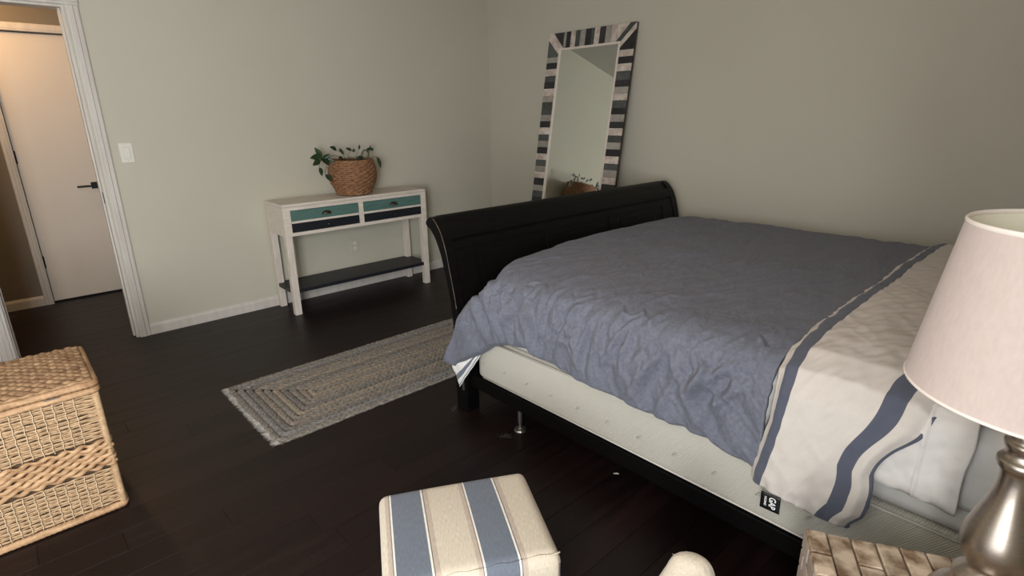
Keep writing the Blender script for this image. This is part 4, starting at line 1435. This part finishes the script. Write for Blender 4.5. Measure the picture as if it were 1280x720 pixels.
# turned back flap
fl_side_hem = [(-3.728, .372), (-3.80, .362), (-3.90, .355), (-3.995, .347), (-4.03, .40)]
def flap_end(s):
    """y of the free edge as a function of height on the side / x on the top"""
    return 0
def flap(u, v):
    # v: 0 hem bottom .. over the top .. far side ; u: 0 at the fold .. 1 free edge
    hz = .378 - .030 * u
    sec = [(-2.246, hz), (-2.254, hz + .04), (-2.256, .50), (-2.250, .60), (-2.236, .675), (-2.196, .742), (-2.12, .775), (-1.98, .788), (-1.5, .794), (-1.0, .796), (-.6, .792), (-.38, .782), (-.26, .758), (-.195, .71), (-.172, .62), (-.166, .50), (-.164, .43)]
    x, z, L_ = poly_at(sec, v)
    s_ = v * L_
    yf = np.interp(s_, [0, .08, .25, .34, .45, .6, 2.6], [-3.728, -3.742, -3.762, -3.758, -3.745, -3.740, -3.735])
    ye = np.interp(s_, [0, .06, .11, .18, .26, .34, .42, .55, 2.6], [-4.000, -4.028, -4.022, -4.026, -4.060, -4.092, -4.125, -4.15, -4.15])
    # wavy free edge
    ye += .010 * sin(s_ * 30 + 1) * (1 if s_ < .5 else .6)
    yf += .006 * nz3(s_ * 7, .5) + .004 * nz3(s_ * 19, 2.5)
    y = yf + (ye - yf) * u
    side = 1 - sm((s_ - .30) / .12)
    w = .004 * nz3(y * 7 + s_ * 2, s_ * 3, 4) + .0035 * nz3(y * 13 - s_ * 7, s_ * 6, 5) + .0030 * nz3(y * 38 + s_ * 14, s_ * 22, 6) - .005 * abs(nz3(y * 12 + s_ * 6, s_ * 1.8, 8)) - .004 * abs(nz3(y * 16 - s_ * 13, s_ * 6, 12)) - .002 * abs(nz3(y * 40 + s_ * 22, s_ * 12, 14))
    w += .004 * sin((y * 26) + s_ * 5) * side * max(0, 1 - s_ / .3)
    # rolls up off the fold
    roll = exp(-(u / .045) ** 2)
    puff = .010 * sin(pi * min(1, u * 1.2)) - .020 * roll
    k = w + puff
    # free edge sinks onto the sheet
    k -= .020 * sm((u - .9) / .1) * 1.0
    nx_, nz_ = (-1.0 if side > .5 else 0.0), 0.0
    ang = sm((s_ - .26) / .16)
    ang2 = sm((s_ - (L_ - .42)) / .16)
    nx_ = -cos(ang * pi / 2) if ang < 1 else sin(ang2 * pi / 2)
    nz_ = sin(ang * pi / 2) if ang < 1 else cos(ang2 * pi / 2)
    hemgather = .004 * sin(y * 160 + nz3(y * 20, 1) * 3) * max(0, 1 - s_ / .05)
    return (x + nx_ * (k + hemgather), y, z + nz_ * k + hemgather * .6)
def flap_uv(u, v):
    return (u * .31, v * 2.8)
flp = at(duv, 'turned_back_lining', strip_surface(flap, 110, 420, flap_uv), FLAP, smooth=True, solid=.010)
flp['label'] = 'white lining with blue stripes, turned back'
# brand tag on the hem
tg = at(duv, 'care_tag', MB().box(-2.2505, -2.2490, -.0, .001, 0, .001), TAGM)
bpy.data.objects.remove(tg)
tag_e = obj('care_tag', MB().grid([[(0, -.0275 + .055 * i / 6, -.052 * j / 6) for j in range(7)] for i in range(7)]), TAGM, duv, smooth=True, solid=.001)
tag_e['label'] = 'small black cloth tag with white lettering'
tag_e.matrix_parent_inverse = Matrix.Translation(-Vector(duv.location))
tag_e.location = (-2.262, -3.806, .371)
tag_e.rotation_euler = (radians(-2), radians(2), 0)
def lettering(txt, size, yc, zc, sx=1.0):
    cu = bpy.data.curves.new('lettering', 'FONT')
    cu.body = txt
    cu.size = size
    cu.align_x = 'CENTER'
    cu.align_y = 'CENTER'
    cu.extrude = .0002
    cu.offset = size * .018
    ob = bpy.data.objects.new('tmp', cu)
    COL.objects.link(ob)
    bpy.context.view_layer.update()
    me = bpy.data.meshes.new_from_object(ob.evaluated_get(bpy.context.evaluated_depsgraph_get()))
    bpy.data.objects.remove(ob)
    me.materials.clear()
    me.materials.append(TAGW)
    me.name = 'lettering'
    o = obj('lettering', me, None, tag_e)
    # text x -> downwards (-z); text y -> world +y is image-left ... letter tops point to the pillow end (-y)
    R_ = Matrix(((0, 0, -1), (0, -1, 0), (-1, 0, 0))).to_4x4()
    o.matrix_local = Matrix.Translation((-.0018, yc, zc)) @ R_ @ Matrix.Diagonal((sx, 1, 1, 1))
    return o
lettering('GAP', .026, -.0055, -.026, .72)
lettering('HOME', .0085, .0135, -.026, 1.25)

# ------------------------------------------------------------------ striped ottoman
ot = tag(empty('storage_ottoman', (0, 0, 0)), 'square ottoman covered in cream and blue striped canvas on floor', 'ottoman')
e1 = Vector((.8796, -.4757, 0))
e2 = Vector((-.4757, -.8796, 0))
P0 = Vector((-3.086, -3.060, 0))
OW, OD, OH = .424, .350, .400
def solid_cover(OW, OD, z0, z1, r=.028, nx=44, ny=36, nzz=16, sagz=.004, seed=0):
    """rounded cushion-topped box; returns MB in local coordinates, uv.x = arc length across, uv.y along"""
    m_ = MB()
    m_.uv = []
    # top grid extended down the sides: param a across in [-H, W+H], b along in [-H, D+H]
    H_ = z1 - z0
    def prof(s, W_):
        """arc coordinate -> (pos, drop)"""
        q = r * pi / 2
        if s < r - q:
            return 0.0, r + (r - q - s)
        if s < r:
            a = (r - s) / r
            return r - r * sin(a), r - r * cos(a)
        if s <= W_ - r:
            return s, 0.0
        if s < W_ - r + q:
            a = (s - (W_ - r)) / r
            return W_ - r + r * sin(a), r - r * cos(a)
        return W_, r + (s - (W_ - r + q))
    return prof, H_
def ott_mesh():
    prof, H_ = solid_cover(OW, OD, 0, OH)
    m_ = MB()
    m_.uv = []
    r = .028
    q = r * pi / 2
    # u offset so that the first white line sits ~3.2cm from the left edge
    off = .204 - .029
    def puff(x, y):
        return .010 * (sin(pi * max(0, min(1, x / OW))) * sin(pi * max(0, min(1, y / OD)))) ** .6
    # top patch incl. rounded edges (both directions)
    sx = [r - q + (OW + 2 * (q - r)) * i / 48 for i in range(49)]
    sy = [r - q + (OD + 2 * (q - r)) * i / 40 for i in range(41)]
    n0 = len(m_.v)
    for a in sx:
        for b in sy:
            x, dx = prof(a, OW)
            y, dy = prof(b, OD)
            dz = max(dx, dy) if (dx == 0 or dy == 0) else min(r, sqrt(dx * dx + dy * dy))
            # round vertical corners a little
            if dx > 0 and dy > 0:
                k = .30 * min(dx, dy)
                x += k if a < OW / 2 else -k
                y += k if b < OD / 2 else -k
            m_.v.append((x, y, OH - dz + puff(x, y)))
            m_.uv.append((a + off, b))
    for i in range(48):
        for j in range(40):
            a_ = n0 + i * 41 + j
            m_.f.append((a_, a_ + 41, a_ + 42, a_ + 1))
    # sides
    def wall(line, uvs, depth):
        n1 = len(m_.v)
        K = 14
        for (p, uv0, mode, outx, outy) in line:
            for k in range(K + 1):
                t = k / K
                d_ = t * (p[2] - .012)
                w = .0035 * nz3(p[0] * 14 + outx, p[1] * 14, d_ * 8) * min(1, t * 6)
                m_.v.append((p[0] + outx * w, p[1] + outy * w, p[2] - d_))
                m_.uv.append((uv0[0] + (d_ * mode), uv0[1] + (d_ if mode == 0 else 0)))
        for i in range(len(line) - 1):
            for k in range(K):
                a_ = n1 + i * (K + 1) + k
                m_.f.append((a_, a_ + K + 1, a_ + K + 2, a_ + 1))
    def top_v(i, j):
        return m_.v[n0 + i * 41 + j], m_.uv[n0 + i * 41 + j]
    wall([(*top_v(i, 40), 0, 0, 1) for i in range(49)], None, 0)
    wall([(*top_v(i, 0), 0, 0, -1) for i in range(49)], None, 0)
    wall([(*top_v(48, j), 1, 1, 0) for j in range(41)], None, 0)
    wall([(*top_v(0, j), -1, -1, 0) for j in range(41)], None, 0)
    return m_
om = ott_mesh()
def to_ott(m_):
    m_.v = [tuple(P0 + e1 * a + e2 * b + Vector((0, 0, c))) for a, b, c in m_.v]
    return m_
obj('cover', to_ott(om), OTTO, ot, smooth=True)
seam = MB()
seam.tube([(.004 + (OW - .008) * k / 40, OD - .012 + .002 * sin(k * .7), OH + .0005 + .0012 * sin(k * 1.3) - .003) for k in range(41)], .0022, 6)
seam.uv = [(v[0] + .175, v[1]) for v in seam.v]
obj('seam', to_ott(seam), OTTO, ot, smooth=True)
ft_ = MB()
for a in (.03, OW - .03):
    for b in (.03, OD - .03):
        ft_ = MB().box(a - .018, a + .018, b - .018, b + .018, 0, .0115)
        obj('foot', to_ott(ft_), BLACKM, ot)

# ------------------------------------------------------------------ cream cushion at the bottom edge
CX, CY, CH = -2.690, -3.800, .430
cs = tag(empty('floor_cushion', (CX, CY, 0)), 'cream woven cushion standing at bottom edge, only its narrow rounded top showing', 'cushion')
cp = [(0, .0), (.10, .0), (.150, .012), (.165, .06), (.155, .13), (.130, .20), (.104, .26), (.080, .32), (.062, .365), (.052, .395), (.042, .414), (.028, .425), (.012, .4295), (0, .430)]
cp = [(max(0, a), b) for a, b in interp(cp, 4)]
cg = []
for k in range(64):
    a = 2 * pi * k / 64
    row_ = []
    for r_, z_ in cp:
        rr = r_ * (1 + .035 * nz3(3 * cos(a), 3 * sin(a), z_ * 9)) + .0015 * nz3(14 * cos(a), 14 * sin(a), z_ * 50) * (r_ > .01)
        # wider across the line of sight than along it
        lx, ly = rr * cos(a), rr * .62 * sin(a)
        row_.append((CX + .43 * lx + .90 * ly, CY - .90 * lx + .43 * ly, z_))
    cg.append(row_)
at(cs, 'cushion_cover', MB().grid(cg, closed_u=True), CUSH, smooth=True)
thr = MB()
for (a, dz, ln) in ((2.9, .412, .007), (.35, .398, .006)):
    bx, by = .040 * cos(a), .025 * sin(a)
    p = Vector((CX + .43 * bx + .90 * by, CY - .90 * bx + .43 * by, dz))
    q = p + Vector((.43 * cos(a), -.90 * cos(a), .5)) * ln
    thr.tube([tuple(p), tuple((p + q) / 2 + Vector((0, 0, .002))), tuple(q)], .0003, 4)
th_o = at(cs, 'loose_threads', thr, CUSHT)
th_o['kind'] = 'stuff'

# ------------------------------------------------------------------ nightstand
NZ = .55
f1 = Vector((.4711, -.8821, 0))
f2 = Vector((-.8821, -.4711, 0))
Q0 = Vector((-2.564, -3.984, 0))
ns_ = tag(empty('nightstand', (Q0.x + f1.x * .22 + f2.x * .18, Q0.y + f1.y * .22 + f2.y * .18, 0)), 'pale wood-block nightstand with tiled top under the lamp', 'nightstand')
def to_ns(m_):
    m_.v = [tuple(Q0 + f1 * a + f2 * b + Vector((0, 0, c))) for a, b, c in m_.v]
    return m_
NWd, NDp = .440, .360
at(ns_, 'core', to_ns(MB().box(.012, NWd - .012, .012, NDp - .012, .012, NZ - .012)), BLOCKB)
colb = [0, .041, .085, .131, .174, .220, .263, .307, .351, .396, .440]
brk = {0: [.070, .135, .215, .29], 1: [.155, .265], 2: [.078, .20, .30], 3: [.165, .28], 4: [.18, .30], 5: [.11, .25], 6: [.06, .16, .27], 7: [.19], 8: [.1, .24], 9: [.15, .30]}
ko = random.Random(5)
for c_ in range(10):
    bs_ = [0] + brk[c_] + [NDp]
    for a, b in zip(bs_[:-1], bs_[1:]):
        g_ = .0018
        mb_ = MB().cbox(colb[c_] + g_, colb[c_ + 1] - g_, a + g_ + ko.uniform(0, .0015), b - g_ - ko.uniform(0, .0015), NZ - .0115, NZ + ko.uniform(-.0025, 0.0), .0022)
        at(ns_, 'top_block', to_ns(mb_), BLOCKW)
# openwork side faces: short blocks with dark slots between them
sb = 0
for face in ('a', 'b', 'c'):
    Wf = NDp if face == 'a' else NWd if face == 'b' else NDp
    zr = NZ - .0125
    r_i = 0
    while zr > .03:
        h_ = .044
        x = -.03 if r_i % 2 else 0.0
        while x < Wf:
            l_ = .066
            a, b = max(x, 0) + .0, min(x + l_, Wf)
            b2 = b - (.013 if b < Wf - .001 else 0)
            if b2 - a > .008:
                z1_, z0_ = zr, zr - h_ + .008
                if face == 'a':
                    mb_ = MB().box(0, .0115, a, b2, z0_, z1_)
                elif face == 'b':
                    mb_ = MB().box(max(a, .012), min(b2, NWd - .012), NDp - .0115, NDp, z0_, z1_)
                else:
                    mb_ = MB().box(NWd - .0115, NWd, a, b2, z0_, z1_)
                if face == 'a' or r_i < 6:
                    at(ns_, 'side_block', to_ns(mb_), BLOCKS)
                    sb += 1
            x += l_
        zr -= h_
        r_i += 1
at(ns_, 'plinth', to_ns(MB().box(.004, NWd - .004, .004, NDp - .004, 0, .0115)), BLOCKS)

# ------------------------------------------------------------------ table lamp
LX, LY = -2.5445, -4.2765
lp = tag(empty('table_lamp', (LX, LY, NZ)), 'brushed nickel baluster table lamp with pale pink tapered shade on nightstand', 'lamp')
z0 = NZ + .0005
prof = [(0, z0), (.074, z0), (.076, z0 + .006), (.073, z0 + .014), (.062, z0 + .021), (.054, z0 + .030), (.050, z0 + .042), (.051, z0 + .056), (.050, z0 + .062), (.043, z0 + .070), (.035, z0 + .080), (.0335, z0 + .087),
        (.036, z0 + .092), (.044, z0 + .103), (.050, z0 + .118), (.0525, z0 + .134), (.051, z0 + .152), (.046, z0 + .172), (.0395, z0 + .193), (.033, z0 + .214), (.0275, z0 + .236), (.0248, z0 + .256), (.0245, z0 + .270),
        (.026, z0 + .282), (.031, z0 + .289), (.034, z0 + .296), (.0335, z0 + .303), (.029, z0 + .309), (.0262, z0 + .315), (.0262, z0 + .322), (.0300, z0 + .329), (.0305, z0 + .336), (.027, z0 + .342),
        (.0265, z0 + .352), (.022, z0 + .362), (.015, z0 + .368), (.012, z0 + .40), (0, z0 + .40)]
pi_ = interp(prof, 3)
pi_ = [(max(0, a), b) for a, b in pi_]
at(lp, 'body', MB().lathe(pi_, LX, LY, 72), NICKEL, smooth=True)
at(lp, 'socket', MB().lathe([(0, z0 + .40), (.018, z0 + .401), (.018, z0 + .45), (0, z0 + .45)], LX, LY, 24), BRONZE)
bulbp = [(.012, z0 + .451), (.016, z0 + .465), (.028, z0 + .495), (.030, z0 + .515), (.022, z0 + .54), (.0, z0 + .55)]
at(lp, 'bulb', MB().lathe(bulbp, LX, LY, 24), mat('bulb_glass', (.85, .85, .82), rough=.3), smooth=True)
ZB, ZT, RB, RT = .976, 1.243, .183, .146
shd = at(lp, 'lamp_shade', MB().lathe([(RB - (RB - RT) * t / 12, ZB + (ZT - ZB) * t / 12) for t in range(13)], LX, LY, 96), SHADE, smooth=True, fixn=False)
obj('lining', MB().lathe([(RB - .0025 - (RB - RT) * t / 12, ZB + (ZT - ZB) * t / 12) for t in range(13)], LX, LY, 96), SHADEIN, shd, smooth=True, fixn=False)['label'] = 'cream inner lining'
for R_, zc in ((RT - .0008, ZT), (RB - .0008, ZB)):
    g_ = []
    for k in range(96):
        a = 2 * pi * k / 96
        g_.append([(LX + (R_ + .0022 * cos(b)) * cos(a), LY + (R_ + .0022 * cos(b)) * sin(a), zc + (.0045 if zc == ZT else .003) * sin(b)) for b in [2 * pi * j / 8 for j in range(8)]])
    obj('shade_rim', MB().grid(g_, True, True), SHADERIM, shd, smooth=True)
spd = MB()
for k in range(3):
    a = 2 * pi * k / 3 + .35
    spd.tube([(LX + .010 * cos(a), LY + .010 * sin(a), ZT - .030), (LX + .07 * cos(a), LY + .07 * sin(a), ZT - .022), (LX + (RT - .006) * cos(a), LY + (RT - .006) * sin(a), ZT - .002)], .0016, 6)
spd.lathe([(.012, ZT - .034), (.012, ZT - .028), (.004, ZT - .028), (.004, ZT - .034)], LX, LY, 20)
obj('spider', spd, SHADERIM, shd)
harp = MB()
for s1_ in (-1, 1):
    harp.tube([(LX + s1_ * .012, LY, z0 + .405), (LX + s1_ * .05, LY, z0 + .46), (LX + s1_ * .052, LY, z0 + .56), (LX + s1_ * .02, LY, ZT - .04), (LX, LY, ZT - .033)], .0018, 6)
at(lp, 'harp', harp, STEEL, smooth=True)

# ------------------------------------------------------------------ small things on the floor
def scrap(name, loc, sx, sy, rz, label, cat, mt=PAPER, h=.0012):
    m_ = MB()
    n = 9
    pts = []
    for k in range(n):
        a = 2 * pi * k / n
        r_ = 1 + .45 * nz3(k * 2.3, loc[0] * 10)
        pts.append((sx * r_ * cos(a), sy * r_ * sin(a)))
    m_.prism(pts, .0004, h, 'z')
    o = obj(name, m_, mt)
    o.location = loc
    o.rotation_euler = (0, 0, rz)
    return tag(o, label, cat)
scrap('paper_scrap', (-2.075, -3.145, 0), .012, .004, -.9, 'tiny white scrap lying on the dark floor below the bed', 'scrap')
scrap('paper_scrap', (-1.985, -3.331, 0), .008, .004, .4, 'tiny white scrap lying under the bed rail, nearer the nightstand', 'scrap')

def dust(loc, sx, sy, rz, label):
    m_ = MB()
    for k in range(90):
        a, r_ = rnd.uniform(0, 2 * pi), abs(rnd.gauss(0, .5))
        x, y = sx * r_ * cos(a), sy * r_ * sin(a)
        w = rnd.uniform(.0008, .0026)
        m_.prism([(x + w * cos(b) * 1.6, y + w * sin(b)) for b in (0, 1.2, 2.4, 3.7, 5.0)], .0004, .0009, 'z')
    o = obj('dust_scuff', m_, SCUFF)
    o.location = loc
    o.rotation_euler = (0, 0, rz)
    tag(o, label, 'dust')
    o['kind'] = 'stuff'
dust((-2.215, -2.625, 0), .045, .022, -.7, 'grey dust on dark floor by the round metal bed foot')
dust((-2.235, -2.262, 0), .050, .018, .6, 'grey dust on dark floor by the footboard post')
